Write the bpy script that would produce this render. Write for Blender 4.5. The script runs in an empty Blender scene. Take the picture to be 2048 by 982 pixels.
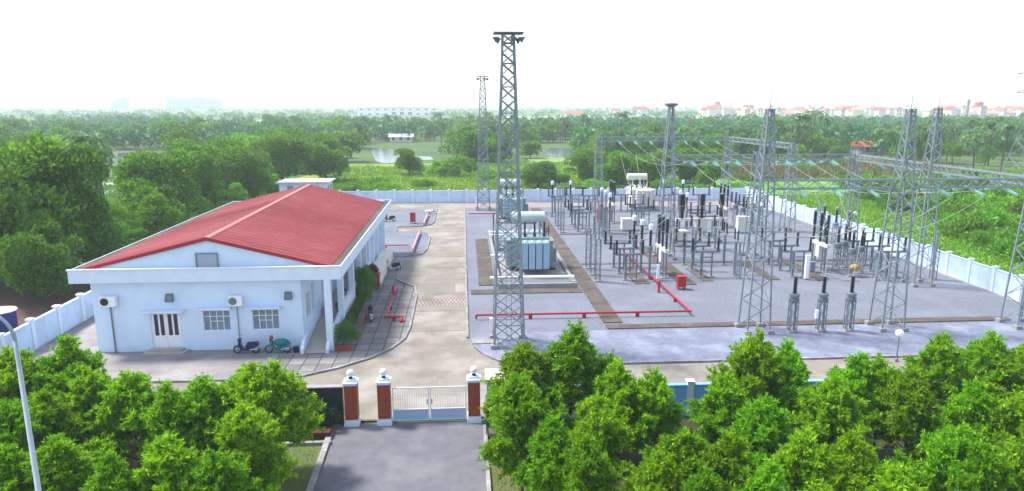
import bpy, math, random
import numpy as np
from mathutils import Vector
R = math.radians
SC = bpy.context.scene
COL = SC.collection

# ------------------------------------------------------------------ camera, light, exposure
CAM_H, PITCH, YAW, FPX = 17.0, math.atan((491 - 208) / 1365.0), R(3.9), 1365.0
cam_d = bpy.data.cameras.new('camera'); cam = bpy.data.objects.new('camera', cam_d); COL.objects.link(cam)
cam.location = (0, 0, CAM_H); cam.rotation_euler = (R(90) - PITCH, 0, -YAW)
cam_d.sensor_width = 36; cam_d.lens = FPX / 2048 * 36; cam_d.clip_start = 0.5; cam_d.clip_end = 9000
SC.camera = cam

SUN_AZ, SUN_EL = R(-66), R(58)          # the sun stands to the left and ahead of the camera
w = bpy.data.worlds.new('World'); SC.world = w; w.use_nodes = True
nt = w.node_tree; bg = nt.nodes['Background']
sky = nt.nodes.new('ShaderNodeTexSky'); sky.sky_type = 'NISHITA'; sky.sun_disc = False
sky.sun_elevation = SUN_EL; sky.sun_rotation = SUN_AZ % (2 * math.pi)
sky.air_density = 1.0; sky.dust_density = 1.2; sky.ozone_density = 1.5
hsv = nt.nodes.new('ShaderNodeHueSaturation'); hsv.inputs['Saturation'].default_value = 0.68
nt.links.new(sky.outputs[0], hsv.inputs['Color']); nt.links.new(hsv.outputs[0], bg.inputs['Color'])
bg.inputs['Strength'].default_value = 0.15
sd = bpy.data.lights.new('sun', 'SUN'); sd.energy = 2.8; sd.angle = R(10.0); sd.color = (1.0, .95, .86)
sun = bpy.data.objects.new('sun', sd); COL.objects.link(sun)
sv = Vector((math.sin(SUN_AZ) * math.cos(SUN_EL), math.cos(SUN_AZ) * math.cos(SUN_EL), math.sin(SUN_EL)))
sun.rotation_euler = sv.to_track_quat('Z', 'Y').to_euler(); sun.location = sv * 60
SC.view_settings.view_transform = 'Standard'; SC.view_settings.look = 'None'
SC.view_settings.exposure = 1.3; SC.view_settings.gamma = 1.0
SC.render.engine = 'CYCLES'
SC.cycles.use_denoising = True; SC.cycles.denoising_prefilter = 'ACCURATE'
SC.cycles.max_bounces = 7; SC.cycles.diffuse_bounces = 3; SC.cycles.volume_bounces = 4
SC.cycles.transparent_max_bounces = 4

# ------------------------------------------------------------------ materials
MATS = {}
def mat(name, col, rough=.8, col2=None, scale=2.0, amt=1.0, metal=0.0, bump=0.0, bscale=None, detail=6, spec=.3,
        col3=None, scale3=.2, coords='Object'):
    if name in MATS: return MATS[name]
    m = bpy.data.materials.new(name); m.use_nodes = True; MATS[name] = m
    n, l = m.node_tree.nodes, m.node_tree.links
    b = n['Principled BSDF']
    b.inputs['Base Color'].default_value = (*col, 1); b.inputs['Roughness'].default_value = rough
    b.inputs['Metallic'].default_value = metal; b.inputs['Specular IOR Level'].default_value = spec
    if col2 is not None or bump:
        tc = n.new('ShaderNodeTexCoord')
    if col2 is not None:
        no = n.new('ShaderNodeTexNoise'); no.inputs['Scale'].default_value = scale; no.inputs['Detail'].default_value = detail
        l.new(tc.outputs[coords], no.inputs['Vector'])
        cr = n.new('ShaderNodeMapRange'); cr.inputs[1].default_value = .5 - .2 / amt; cr.inputs[2].default_value = .5 + .2 / amt
        l.new(no.outputs['Fac'], cr.inputs[0])
        mx = n.new('ShaderNodeMix'); mx.data_type = 'RGBA'
        mx.inputs['A'].default_value = (*col, 1); mx.inputs['B'].default_value = (*col2, 1)
        l.new(cr.outputs[0], mx.inputs['Factor'])
        out = mx.outputs['Result']
        if col3 is not None:
            n3 = n.new('ShaderNodeTexNoise'); n3.inputs['Scale'].default_value = scale3; n3.inputs['Detail'].default_value = 11; n3.inputs['Roughness'].default_value = .68
            l.new(tc.outputs[coords], n3.inputs['Vector'])
            c3 = n.new('ShaderNodeMapRange'); c3.inputs[1].default_value = .46; c3.inputs[2].default_value = .66
            l.new(n3.outputs['Fac'], c3.inputs[0])
            m3 = n.new('ShaderNodeMix'); m3.data_type = 'RGBA'; l.new(out, m3.inputs['A'])
            m3.inputs['B'].default_value = (*col3, 1); l.new(c3.outputs[0], m3.inputs['Factor']); out = m3.outputs['Result']
        l.new(out, b.inputs['Base Color'])
    if bump:
        nb = n.new('ShaderNodeTexNoise'); nb.inputs['Scale'].default_value = bscale or scale * 4; nb.inputs['Detail'].default_value = 5
        l.new(tc.outputs[coords], nb.inputs['Vector'])
        bp = n.new('ShaderNodeBump'); bp.inputs['Strength'].default_value = bump; bp.inputs['Distance'].default_value = .05
        l.new(nb.outputs['Fac'], bp.inputs['Height']); l.new(bp.outputs[0], b.inputs['Normal'])
    return m

def leafmat(name, c1, c2, trans=.35, rough=.5):
    """leaf colour varies from leaf to leaf and from plant to plant; leaves let some light through"""
    m = bpy.data.materials.new(name); m.use_nodes = True; MATS[name] = m
    n, l = m.node_tree.nodes, m.node_tree.links
    b = n['Principled BSDF']; out = n['Material Output']
    g = n.new('ShaderNodeNewGeometry'); oi = n.new('ShaderNodeObjectInfo')
    mx = n.new('ShaderNodeMix'); mx.data_type = 'RGBA'; mx.inputs['A'].default_value = (*c1, 1); mx.inputs['B'].default_value = (*c2, 1)
    l.new(g.outputs['Random Per Island'], mx.inputs['Factor'])
    hs = n.new('ShaderNodeHueSaturation')
    mr = n.new('ShaderNodeMapRange'); mr.inputs[3].default_value = .485; mr.inputs[4].default_value = .512
    l.new(oi.outputs['Random'], mr.inputs[0]); l.new(mr.outputs[0], hs.inputs['Hue'])
    wn = n.new('ShaderNodeTexWhiteNoise'); wn.noise_dimensions = '1D'; l.new(oi.outputs['Random'], wn.inputs['W'])
    mv = n.new('ShaderNodeMapRange'); mv.inputs[3].default_value = .8; mv.inputs[4].default_value = 1.25
    l.new(wn.outputs['Value'], mv.inputs[0]); l.new(mv.outputs[0], hs.inputs['Value'])
    l.new(mx.outputs['Result'], hs.inputs['Color']); l.new(hs.outputs[0], b.inputs['Base Color'])
    b.inputs['Roughness'].default_value = rough; b.inputs['Specular IOR Level'].default_value = .3
    tr = n.new('ShaderNodeBsdfTranslucent'); l.new(hs.outputs[0], tr.inputs['Color'])
    ms = n.new('ShaderNodeMixShader'); ms.inputs[0].default_value = trans
    l.new(b.outputs[0], ms.inputs[1]); l.new(tr.outputs[0], ms.inputs[2]); l.new(ms.outputs[0], out.inputs['Surface'])
    return m

M = dict(
    paint=mat('blue_white_wall_paint', (.62, .75, .90), .75, (.66, .78, .91), .5, 1.0, bump=.05, bscale=6, col3=(.57, .69, .83), scale3=.45),
    wallp=mat('boundary_wall_paint', (.52, .66, .86), .8, (.57, .70, .88), .5, .8, col3=(.44, .54, .70), scale3=.6),
    trim=mat('white_trim_paint', (.70, .78, .88), .6, (.62, .70, .82), 1.2),
    white=mat('white_enamel', (.84, .85, .86), .45),
    roofm=mat('red_roof_sheet', (.235, .036, .045), .75, (.20, .028, .036), .35, .8, col3=(.25, .052, .055), scale3=.5),
    ridge=mat('ridge_cap_sheet', (.40, .13, .11), .5),
    barge=mat('dark_red_trim', (.33, .02, .035), .5),
    gutter=mat('gutter_concrete', (.075, .06, .055), .9, (.05, .04, .038), 1.5, col3=(.12, .10, .09), scale3=.5),
    glass=mat('window_glass', (.16, .22, .30), .12, (.22, .29, .38), .8, spec=.6),
    dark=mat('dark_pane', (.012, .012, .03), .15, spec=.6),
    black=mat('black_plastic', (.015, .016, .02), .5),
    galv=mat('galvanised_steel', (.25, .29, .32), .55, (.18, .215, .24), 3.0, metal=.2),
    galvd=mat('weathered_galvanised_steel', (.18, .21, .245), .6, (.13, .155, .185), 2.0, metal=.2),
    insd=mat('dark_porcelain', (.010, .009, .016), .4, (.018, .015, .024), 9),
    insg=mat('grey_porcelain', (.22, .25, .30), .35, (.17, .20, .24), 6),
    glassins=mat('green_glass_insulator', (.42, .66, .56), .2, (.34, .58, .50), 4),
    cable=mat('aluminium_conductor', (.42, .47, .45), .5, metal=.3),
    drop=mat('weathered_dropper_cable', (.40, .46, .34), .6),
    tank=mat('transformer_grey', (.22, .29, .31), .5, (.18, .25, .27), 2),
    cons=mat('conservator_paint', (.45, .54, .50), .45, (.38, .47, .44), 2),
    rad=mat('radiator_blue_grey', (.30, .44, .56), .5, (.26, .40, .52), 1.0),
    cream=mat('cream_enamel', (.66, .63, .55), .5, (.58, .56, .50), 1.5),
    red=mat('fire_red_paint', (.42, .012, .03), .4, (.34, .01, .03), 2),
    redl=mat('sunlit_red_pipe_paint', (.52, .30, .33), .45, (.45, .20, .24), 2),  # red pipe paint with the sunlit top's pale pink put into its colour
    conc=mat('pad_concrete', (.30, .29, .29), .9, (.22, .21, .21), 1.5, bump=.2),
    cover=mat('trench_cover_concrete', (.10, .08, .068), .95, (.068, .055, .048), 1.2, bump=.3, col3=(.13, .11, .095), scale3=.5),
    kerb=mat('kerb_concrete', (.27, .26, .27), .9, (.14, .13, .14), 1.8, bump=.3, col3=(.40, .38, .37), scale3=.9),
    brick=mat('red_brick_tile', (.32, .065, .03), .6, (.24, .045, .022), 5),
    trunk=mat('bark', (.11, .085, .065), .95, (.07, .05, .04), 5, bump=.4),
    globe=mat('opal_globe', (.80, .80, .78), .2),
    steelw=mat('white_gate_paint', (.66, .70, .76), .5),
    gatep=mat('blue_gate_panel', (.38, .50, .72), .5, (.34, .46, .68), 1),
    navy=mat('navy_paint', (.015, .03, .16), .4),
    granite=mat('black_granite', (.02, .02, .035), .25, (.03, .03, .045), 9),
    teal=mat('teal_cover', (.01, .13, .17), .6, (.01, .19, .22), 6),
    tyre=mat('tyre_rubber', (.02, .02, .022), .8),
    chrome=mat('polished_metal', (.5, .52, .55), .25, metal=.9),
    tile=mat('cream_ramp_tile', (.42, .38, .34), .6, (.36, .33, .30), 2),
    skin=mat('skin', (.35, .20, .13), .6), hair=mat('black_hair', (.012, .01, .01), .6),
    yellow=mat('ochre_plastic', (.45, .30, .08), .6, (.35, .22, .05), 5),
    lampg=mat('lamp_pole_steel', (.33, .38, .44), .45, (.28, .33, .39), 3, metal=.3),
    soil=mat('brown_soil', (.12, .07, .05), .95, (.08, .05, .035), .4, bump=.4),
)
M['acacia'] = leafmat('acacia_leaf', (.06, .20, .005), (.34, .64, .008), .46)
M['broad'] = leafmat('broad_leaf', (.05, .16, .015), (.18, .38, .025), .44)
M['bright'] = leafmat('bright_leaf', (.07, .25, .01), (.21, .46, .015), .42)
M['palm'] = leafmat('palm_frond', (.07, .18, .05), (.16, .30, .10), .35)
M['wood'] = leafmat('distant_leaf', (.02, .115, .03), (.06, .21, .045), .3)
M['field'] = leafmat('field_plants', (.09, .24, .006), (.19, .37, .012), .3)
M['dry'] = leafmat('yellow_grass_blade', (.22, .27, .05), (.34, .33, .10), .3)
M['reed'] = leafmat('dry_reed', (.15, .17, .05), (.25, .24, .09), .3)
M['hedge'] = leafmat('hedge_leaf', (.05, .15, .02), (.13, .27, .04), .35)
M['redleaf'] = leafmat('dark_red_leaf', (.10, .01, .02), (.2, .02, .04), .3)

def jointed(name, c1, c2, joint, bw, bh, gap, rough=.9, c3=None):
    """slab or block paving: rectangular units with open joints, at their real size"""
    m = bpy.data.materials.new(name); m.use_nodes = True; n, l = m.node_tree.nodes, m.node_tree.links
    b = n['Principled BSDF']; b.inputs['Roughness'].default_value = rough
    tc = n.new('ShaderNodeTexCoord'); br = n.new('ShaderNodeTexBrick')
    br.inputs['Color1'].default_value = (*c1, 1); br.inputs['Color2'].default_value = (*c2, 1); br.inputs['Mortar'].default_value = (*joint, 1)
    br.inputs['Scale'].default_value = 1; br.inputs['Brick Width'].default_value = bw; br.inputs['Row Height'].default_value = bh
    br.inputs['Mortar Size'].default_value = gap; br.offset = 0.5 if c3 else 0; br.inputs['Mortar Smooth'].default_value = .3
    no = n.new('ShaderNodeTexNoise'); no.inputs['Scale'].default_value = .5; no.inputs['Detail'].default_value = 8
    l.new(tc.outputs['Object'], br.inputs['Vector']); l.new(tc.outputs['Object'], no.inputs['Vector'])
    mr = n.new('ShaderNodeMapRange'); mr.inputs[1].default_value = .3; mr.inputs[2].default_value = .7
    mr.inputs[3].default_value = .7; mr.inputs[4].default_value = 1.25; l.new(no.outputs['Fac'], mr.inputs[0])
    mx = n.new('ShaderNodeMix'); mx.data_type = 'RGBA'; mx.blend_type = 'MULTIPLY'; mx.inputs['Factor'].default_value = 1
    l.new(br.outputs['Color'], mx.inputs['A']); l.new(mr.outputs[0], mx.inputs['B']); l.new(mx.outputs['Result'], b.inputs['Base Color'])
    bp = n.new('ShaderNodeBump'); bp.inputs['Strength'].default_value = .4; bp.inputs['Distance'].default_value = .03
    l.new(br.outputs['Fac'], bp.inputs['Height']); bp.invert = True; l.new(bp.outputs[0], b.inputs['Normal'])
    return m

# ------------------------------------------------------------------ mesh helper
class MB:
    def __init__(s): s.v = []; s.f = []
    def add(s, vs, fs):
        k = len(s.v); s.v += [tuple(p) for p in vs]; s.f += [tuple(i + k for i in f) for f in fs]; return s
    def box(s, x0, x1, y0, y1, z0, z1):
        return s.add([(x0,y0,z0),(x1,y0,z0),(x1,y1,z0),(x0,y1,z0),(x0,y0,z1),(x1,y0,z1),(x1,y1,z1),(x0,y1,z1)],
                     [(0,3,2,1),(4,5,6,7),(0,1,5,4),(1,2,6,5),(2,3,7,6),(3,0,4,7)])
    def cbox(s, c, d, rz=0.0):
        ca, sa = math.cos(rz), math.sin(rz); vs = []
        for dz in (-.5, .5):
            for dx, dy in ((-.5,-.5),(.5,-.5),(.5,.5),(-.5,.5)):
                x, y = dx * d[0], dy * d[1]; vs.append((c[0] + x*ca - y*sa, c[1] + x*sa + y*ca, c[2] + dz * d[2]))
        return s.add(vs, [(0,3,2,1),(4,5,6,7),(0,1,5,4),(1,2,6,5),(2,3,7,6),(3,0,4,7)])
    def bar(s, p, q, r0, r1=None, n=4, caps=True):
        p, q = Vector(p), Vector(q); d = q - p
        if d.length < 1e-6: return s
        d.normalize(); r1 = r0 if r1 is None else r1
        a = d.cross(Vector((0, 0, 1)));
        if a.length < .05: a = Vector((1, 0, 0))
        a.normalize(); b = d.cross(a); vs = []
        off = math.pi / 4 if n == 4 else 0
        for c, r in ((p, r0), (q, r1)):
            for i in range(n):
                t = 2 * math.pi * i / n + off; vs.append(c + (a * math.cos(t) + b * math.sin(t)) * r)
        fs = [(i, (i+1) % n, n + (i+1) % n, n + i) for i in range(n)]
        if caps: fs += [tuple(range(n))[::-1], tuple(range(n, 2*n))]
        return s.add(vs, fs)
    def path(s, pts, r, n=6, r1=None):
        for i in range(len(pts) - 1):
            a = r if r1 is None else r + (r1 - r) * i / (len(pts) - 1); b = r if r1 is None else r + (r1 - r) * (i+1) / (len(pts) - 1)
            s.bar(pts[i], pts[i+1], a, b, n, caps=(i == 0 or i == len(pts) - 2))
        return s
    def lathe(s, prof, c=(0,0,0), n=10):
        vs = []; 
        for r, z in prof:
            for i in range(n):
                t = 2*math.pi*i/n; vs.append((c[0] + r*math.cos(t), c[1] + r*math.sin(t), c[2] + z))
        fs = []
        for k in range(len(prof) - 1):
            for i in range(n): fs.append((k*n+i, k*n+(i+1)%n, (k+1)*n+(i+1)%n, (k+1)*n+i))
        fs.append(tuple(range(n))[::-1]); fs.append(tuple((len(prof)-1)*n + i for i in range(n)))
        return s.add(vs, fs)
    def prism(s, poly, z0, z1):
        n = len(poly); vs = [(x, y, z0) for x, y in poly] + [(x, y, z1) for x, y in poly]
        return s.add(vs, [tuple(range(n))[::-1], tuple(range(n, 2*n))] + [(i, (i+1)%n, n+(i+1)%n, n+i) for i in range(n)])
    def extr(s, poly, y0, y1):      # polygon in x,z extruded along y
        n = len(poly); vs = [(x, y0, z) for x, z in poly] + [(x, y1, z) for x, z in poly]
        return s.add(vs, [tuple(range(n)), tuple(range(n, 2*n))[::-1]] + [(i, n+i, n+(i+1)%n, (i+1)%n) for i in range(n)])
    def extrx(s, poly, x0, x1):     # polygon in y,z extruded along x
        n = len(poly); vs = [(x0, y, z) for y, z in poly] + [(x1, y, z) for y, z in poly]
        return s.add(vs, [tuple(range(n))[::-1], tuple(range(n, 2*n))] + [(i, (i+1)%n, n+(i+1)%n, n+i) for i in range(n)])
    def sphere(s, c, r, n=12, m=8, sx=1, sy=1, sz=1):
        prof = []
        vs = []; fs = []
        for j in range(m + 1):
            a = math.pi * j / m
            for i in range(n):
                t = 2*math.pi*i/n; vs.append((c[0]+sx*r*math.sin(a)*math.cos(t), c[1]+sy*r*math.sin(a)*math.sin(t), c[2]-sz*r*math.cos(a)))
        for j in range(m):
            for i in range(n): fs.append((j*n+i, j*n+(i+1)%n, (j+1)*n+(i+1)%n, (j+1)*n+i))
        return s.add(vs, fs)
    def ins(s, c, h, r, sheds=9, n=8, axis=None):
        """ribbed insulator from c upward"""
        prof = [(r*.55, 0)]
        for k in range(sheds):
            z = h * (k + .5) / sheds; e = h / sheds
            prof += [(r*.55, z - e*.3), (r, z), (r*.6, z + e*.22)]
        prof.append((r*.5, h)); return s.lathe(prof, c, n)
    def build(s, name, m, parent=None, smooth=False):
        me = bpy.data.meshes.new(name); me.from_pydata(s.v, [], s.f); me.update()
        if smooth: me.polygons.foreach_set('use_smooth', [True] * len(me.polygons))
        me.materials.append(m); return link(name, me, parent)

KIDS = {}
def link(name, data, parent=None):
    o = bpy.data.objects.new(name, data); COL.objects.link(o); KIDS[o.name] = []
    if parent is not None: o.parent = parent; KIDS[parent.name].append(o)
    return o
def tag(o, label, cat, group=None):
    o['label'] = label; o['category'] = cat
    if group: o['group'] = group
    return o
def thing(name, label, cat, loc=(0,0,0), rz=0.0, group=None, s=1.0):
    o = link(name, None); o.location = loc; o.rotation_euler = (0, 0, rz); o.scale = (s, s, s); o.empty_display_size = .3
    return tag(o, label, cat, group)
def struct(o, kind='structure'): o['kind'] = kind; return o
def copy_tree(o, parent=None):
    c = o.copy(); COL.objects.link(c); KIDS[c.name] = []
    if parent is not None: c.parent = parent; KIDS[parent.name].append(c)
    for ch in KIDS[o.name]: copy_tree(ch, c)
    return c
def dup(o, loc, rz=0.0, label=None, s=None, group=None):
    c = copy_tree(o); c.location = loc; c.rotation_euler = (0, 0, rz)
    if s is not None: c.scale = s if isinstance(s, tuple) else (s, s, s)
    if label: c['label'] = label
    if group: c['group'] = group
    return c
class Proto:
    """first placement moves the object itself, later ones copy it"""
    def __init__(s, make): s.make = make; s.o = None
    def put(s, loc, rz=0.0, label=None, sc=None, group=None):
        if s.o is None:
            s.o = s.make(); o = s.o
            o.location = loc; o.rotation_euler = (0, 0, rz)
            if sc is not None: o.scale = sc if isinstance(sc, tuple) else (sc, sc, sc)
            if label: o['label'] = label
            if group: o['group'] = group
            return o
        return dup(s.o, loc, rz, label, sc if sc is not None else 1.0, group)

# plan position of a spot seen in the photograph, for a given height (site axes: x across the gate, y into the yard)
def at(px, py, z=0.0):
    X, Y = (px - 1024) / FPX, -(py - 491) / FPX
    cp, sp = math.cos(PITCH), math.sin(PITCH); dx, dy, dz = X, cp + Y*sp, -sp + Y*cp
    c, s_ = math.cos(-YAW), math.sin(-YAW); dx, dy = dx*c - dy*s_, dx*s_ + dy*c
    t = (CAM_H - z) / (-dz); return (dx*t, dy*t)
rnd = random.Random(7)
ORD = ('first', 'second', 'third', 'fourth', 'fifth', 'sixth', 'seventh', 'eighth')

# ------------------------------------------------------------------ ground and setting
def sheet(name, poly, z, m, kind='structure'):
    mb = MB(); mb.add([(x, y, z) for x, y in poly], [tuple(range(len(poly)))]); return struct(mb.build(name, m), kind)
def arc(cx, cy, r, a0, a1, n=10): return [(cx + r*math.cos(R(a0+(a1-a0)*i/n)), cy + r*math.sin(R(a0+(a1-a0)*i/n))) for i in range(n+1)]

gm = mat('open_country', (.04, .095, .02), .95, (.07, .13, .03), .035, 1.2, col3=(.10, .12, .045), scale3=.011)
sheet('ground', [(-4500,-200),(4500,-200),(4500,6500),(-4500,6500)], -.12, gm)
asph = mat('asphalt', (.135, .135, .158), .85, (.105, .105, .125), 1.4, bump=.25, bscale=30, detail=12, col3=(.165, .162, .178), scale3=.45)
concr = mat('road_concrete', (.235, .21, .175), .9, (.165, .147, .122), .45, 1.0, bump=.1, bscale=9, col3=(.31, .29, .26), scale3=.25)
concp = mat('road_patch_concrete', (.20, .185, .155), .9, (.17, .155, .13), .8, col3=(.23, .21, .18), scale3=.4)
yardm = mat('yard_concrete', (.24, .225, .225), .9, (.17, .16, .165), .5, bump=.1, col3=(.31, .29, .28), scale3=.3)
grav = mat('crushed_stone', (.172, .184, .226), .95, (.112, .122, .155), 5, 1.2, bump=.8, bscale=14, detail=12, col3=(.18, .195, .245), scale3=.16)
gravl = mat('pale_crushed_stone', (.175, .19, .255), .95, (.125, .138, .19), 2.2, .9, bump=.6, bscale=14, detail=12, col3=(.25, .275, .36), scale3=.35)
pav = jointed('slab_paving', (.16, .15, .15), (.225, .21, .205), (.05, .055, .045), 1.0, 1.25, .045)
pavb = jointed('block_paving', (.24, .20, .18), (.30, .25, .22), (.10, .08, .075), .32, .7, .05, c3=1)
water = mat('pond_water', (.06, .08, .075), .16, spec=1.0, bump=.2, bscale=1.5)
verge = mat('verge_grass', (.075, .12, .03), .95, (.13, .12, .05), .9, bump=.5, bscale=20)

sheet('compound_ground', [(-30.4, 35.2),(48.4, 35.2),(50.6, 119.5),(-31.2, 119.5)], -.02, yardm)
sheet('approach_road', [(-7.4, 34.9),(.75, 34.9),(.75, 34.0),(.68, -12),(-6.75, -12),(-7.0, 28.3)], -.03, asph)
# outside verge under the trees
sheet('verge', [(-9.6, -20),(-7.05, -20),(-7.05, 28),(-7.6, 34.5),(-9.6, 34.5)], -.05, verge)
sheet('soil', [(-60, -20),(-9.6, -20),(-9.6, 34.5),(-60, 34.5)], -.05, mat('leaf_litter', (.05, .036, .022), .95, (.03, .035, .012), .8, bump=.5, bscale=12))
sheet('verge', [(.98, -20),(3.2, -20),(3.2, 34.5),(.98, 34.5)], -.05, verge)
sheet('soil', [(3.2, -20),(70, -20),(70, 34.5),(3.2, 34.5)], -.05, MATS['leaf_litter'])
sheet('soil', [(-75, 36),(-31.2, 36),(-31.4, 78),(-75, 92)], -.06, M['soil'])
# internal road: cross road behind the gate and the long road into the yard
cross = [(-30.3,35.3),(47.9,35.3),(47.9,42.2),(3.6,42.2)] + arc(3.6,47.2,5.0-1.4,-90,-180,8)[:0] + [(2.6,42.6),(1.6,43.5),(.8,44.7),(.3,46.2),(.05,48.0),(-.1,70),(-.2,112),(-.2,119.4),(-4.9,119.4),(-4.9,112)] + \
        [(-4.6,111),(-4.5,99.5),(-4.9,96.8),(-6.5,95.6),(-9.6,95.2),(-9.2,92.3),(-6.2,91.8),(-4.9,90.4),(-4.55,87.5),(-4.55,80),(-4.9,77.3),(-6.9,75.9),(-6.9,66),(-6.5,65.2),(-4.9,63.2),(-4.5,60),(-4.4,51),(-4.6,48.3),(-5.4,46.1),(-6.6,44.4),(-8.6,42.7),(-10.6,41.5),(-13,41.2),(-30.3,41.2)]
sheet('road', cross, .004, concr)
sheet('road_patch', [(-4.45, 61),(-1.1, 61),(-1.1, 78),(-2.2, 95),(-4.4, 95),(-4.4,75)][:3] + [(-1.3, 69),(-3.9, 69.2)], .009, concp)
sheet('path', [(-31, 112.5),(-5, 112.5),(-5, 119.3),(-31, 119.3)], .002, concr)
sheet('path', [(0, 112.8),(49.5, 112.8),(50.2, 119.3),(0, 119.3)], .002, mat('far_strip', (.24,.17,.17), .9, (.28,.24,.25), .3))
# brick sett bands across the road
sheet('paving_band', [(-4.35, 56.9),(-.06, 56.9),(-.08, 59.2),(-4.4, 59.2)], .013, pavb)
sheet('paving_band', [(-4.5, 83.8),(-.12, 83.8),(-.12, 86.4),(-4.5, 86.4)], .013, pavb)
# slab pavement beside the building
pavpoly = [(-9.3,47.2),(-9.3,71.5),(-7.2,71.5),(-7.05,66),(-6.6,65.0),(-5.05,63.0),(-4.65,60),(-4.55,51),(-4.75,48.4),(-5.55,46.3),(-6.75,44.6),(-8.7,42.9),(-10.7,41.7),(-13,41.4),(-13,45.6),(-9.3,45.6)]
sheet('pavement', pavpoly, .006, pav)
sheet('yard_slab', [(-30.1,41.4),(-13.02,41.4),(-13.02,46.9),(-30.1,46.9)], .006, yardm)
# gravel beds with kerbs
def kerb(name, pts, label, wd=.16, h=.13, closed=False):
    mb = MB(); P = list(pts) + ([pts[0]] if closed else [])
    for a, b in zip(P, P[1:]):
        L = math.dist(a, b); n = max(1, round(L / 1.0)); ang = math.atan2(b[1]-a[1], b[0]-a[0])
        for k in range(n):
            t = (k + .5) / n
            mb.cbox((a[0] + (b[0]-a[0])*t, a[1] + (b[1]-a[1])*t, h/2 + rnd.uniform(-.008, .008)), (L/n - .012, wd, h), ang + rnd.uniform(-.006, .006))
    o = mb.build(name, M['kerb']); return struct(o)
g1 = [(3.6,42.5),(47.7,42.5),(48.2,60),(49.6,112.6),(.1,112.6),(.1,48.1),(.45,46.4),(1.0,45.0),(1.8,43.8),(2.7,42.9)]
sheet('gravel_yard', g1, .012, grav, 'structure')
sheet('gravel_strip', [(3.6,42.55),(47.7,42.55),(47.9,49.3),(12.4,49.3),(10.6,49.3),(4.6,49.3),(.2,48.2),(.5,46.5),(1.1,45.1),(1.9,43.9),(2.8,43.0)], .017, gravl)
kerb('kerb', g1[6:] + [(3.6,42.42)], '')
kerb('kerb', [(0.0,48.2),(-.1,70),(-.16,112.5)], '')
kerb('kerb', [(3.6,42.42),(47.6,42.42)], '')
kerb('kerb', [(-7.05,70.9),(-6.95,66.2),(-6.5,65.1),(-4.95,63.1),(-4.55,60),(-4.45,51),(-4.65,48.3),(-5.45,46.2),(-6.65,44.5),(-8.6,42.8),(-10.6,41.6),(-13,41.3),(-20,41.3)], '')
gl1 = [(-12.0,76.2),(-6.9,76.2),(-5.2,77.4),(-4.7,80),(-4.7,87.4),(-5.1,90),(-6.3,91.6),(-12,92)]
gl2 = [(-12.0,92.05),(-9.4,92.4),(-9.8,95.4),(-6.5,95.9),(-5.1,97),(-4.7,99.6),(-4.8,112),(-29,112),(-29,92.0)]
sheet('gravel_bed', gl1, .012, grav); sheet('gravel_bed', gl2, .012, grav)
sheet('gravel_bed', [(-29,82),(-12.02,82),(-12.02,92),(-29,92)], .012, grav)
kerb('kerb', gl1[1:7], ''); kerb('kerb', gl2[1:7] , '')
# kerbs of the approach road
kerb('kerb', [(-7.3,34),(-7.15,28),(-6.95,10)], '', .3, .1); kerb('kerb', [(.85,34),(.85,10)], '', .2, .12)
# field sheets, ponds and track beyond the wall
fld = mat('meadow', (.16, .25, .015), .95, (.22, .27, .03), .06, 1.2, bump=.5, bscale=1.2, col3=(.10, .19, .03), scale3=.03)
hya = mat('water_weed_field', (.08, .23, .01), .95, (.12, .29, .015), .25, 1.0, bump=.5, bscale=2, col3=(.08, .20, .03), scale3=.07)
far1 = mat('dry_rice_field', (.28, .27, .11), .95, (.22, .27, .09), .02)
sheet('field', [(-32,121),(30,121),(34,150),(20,205),(-34,200),(-40,160)], -.06, fld)
sheet('field', [(50.8,121),(49.2,60),(48.3,30),(110,30),(130,140),(118,175),(50,160)], -.06, hya)
sheet('field', [(18,175),(36,175),(34,222),(20,224)], -.058, mat('green_field', (.16,.24,.07), .95, (.2,.27,.08), .1))
sheet('far_field', [(-190,520),(40,520),(60,760),(-230,820)], -.06, far1)
sheet('far_field', [(90,560),(180,520),(190,640),(110,660)], -.06, far1)
sheet('far_field', [(-700,480),(-260,500),(-330,620),(-800,640)], -.06, mat('pale_field', (.18,.26,.13), .95))
sheet('far_field', [(60,760),(400,740),(500,1000),(40,1000)], -.06, mat('pale_field', (.18,.26,.13), .95))
def pond(pts, z=-.04):
    mb = MB(); mb.add([(*p, z) for p in pts], [tuple(range(len(pts)))]); return struct(mb.build('pond', water))
def pp(*q): return [at(x, y) for x, y in q]
pond(pp((742,301),(760,296),(790,300),(800,310),(862,313),(868,319),(820,321),(770,327),(752,322)))
pond(pp((1085,304),(1100,296),(1140,297),(1150,306),(1120,316),(1100,314)))
pond(pp((236,306),(300,304),(310,318),(285,330),(246,336),(232,322)))
pond(pp((170,370),(235,364),(238,384),(180,392)))
pond(pp((500,300),(552,299),(556,312),(505,316)))
pond(pp((0,478),(95,482),(90,512),(0,522)))
pond(pp((520,322),(590,318),(600,330),(530,336)))
pond(pp((860,300),(1000,290),(1005,300),(880,308)))

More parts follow.
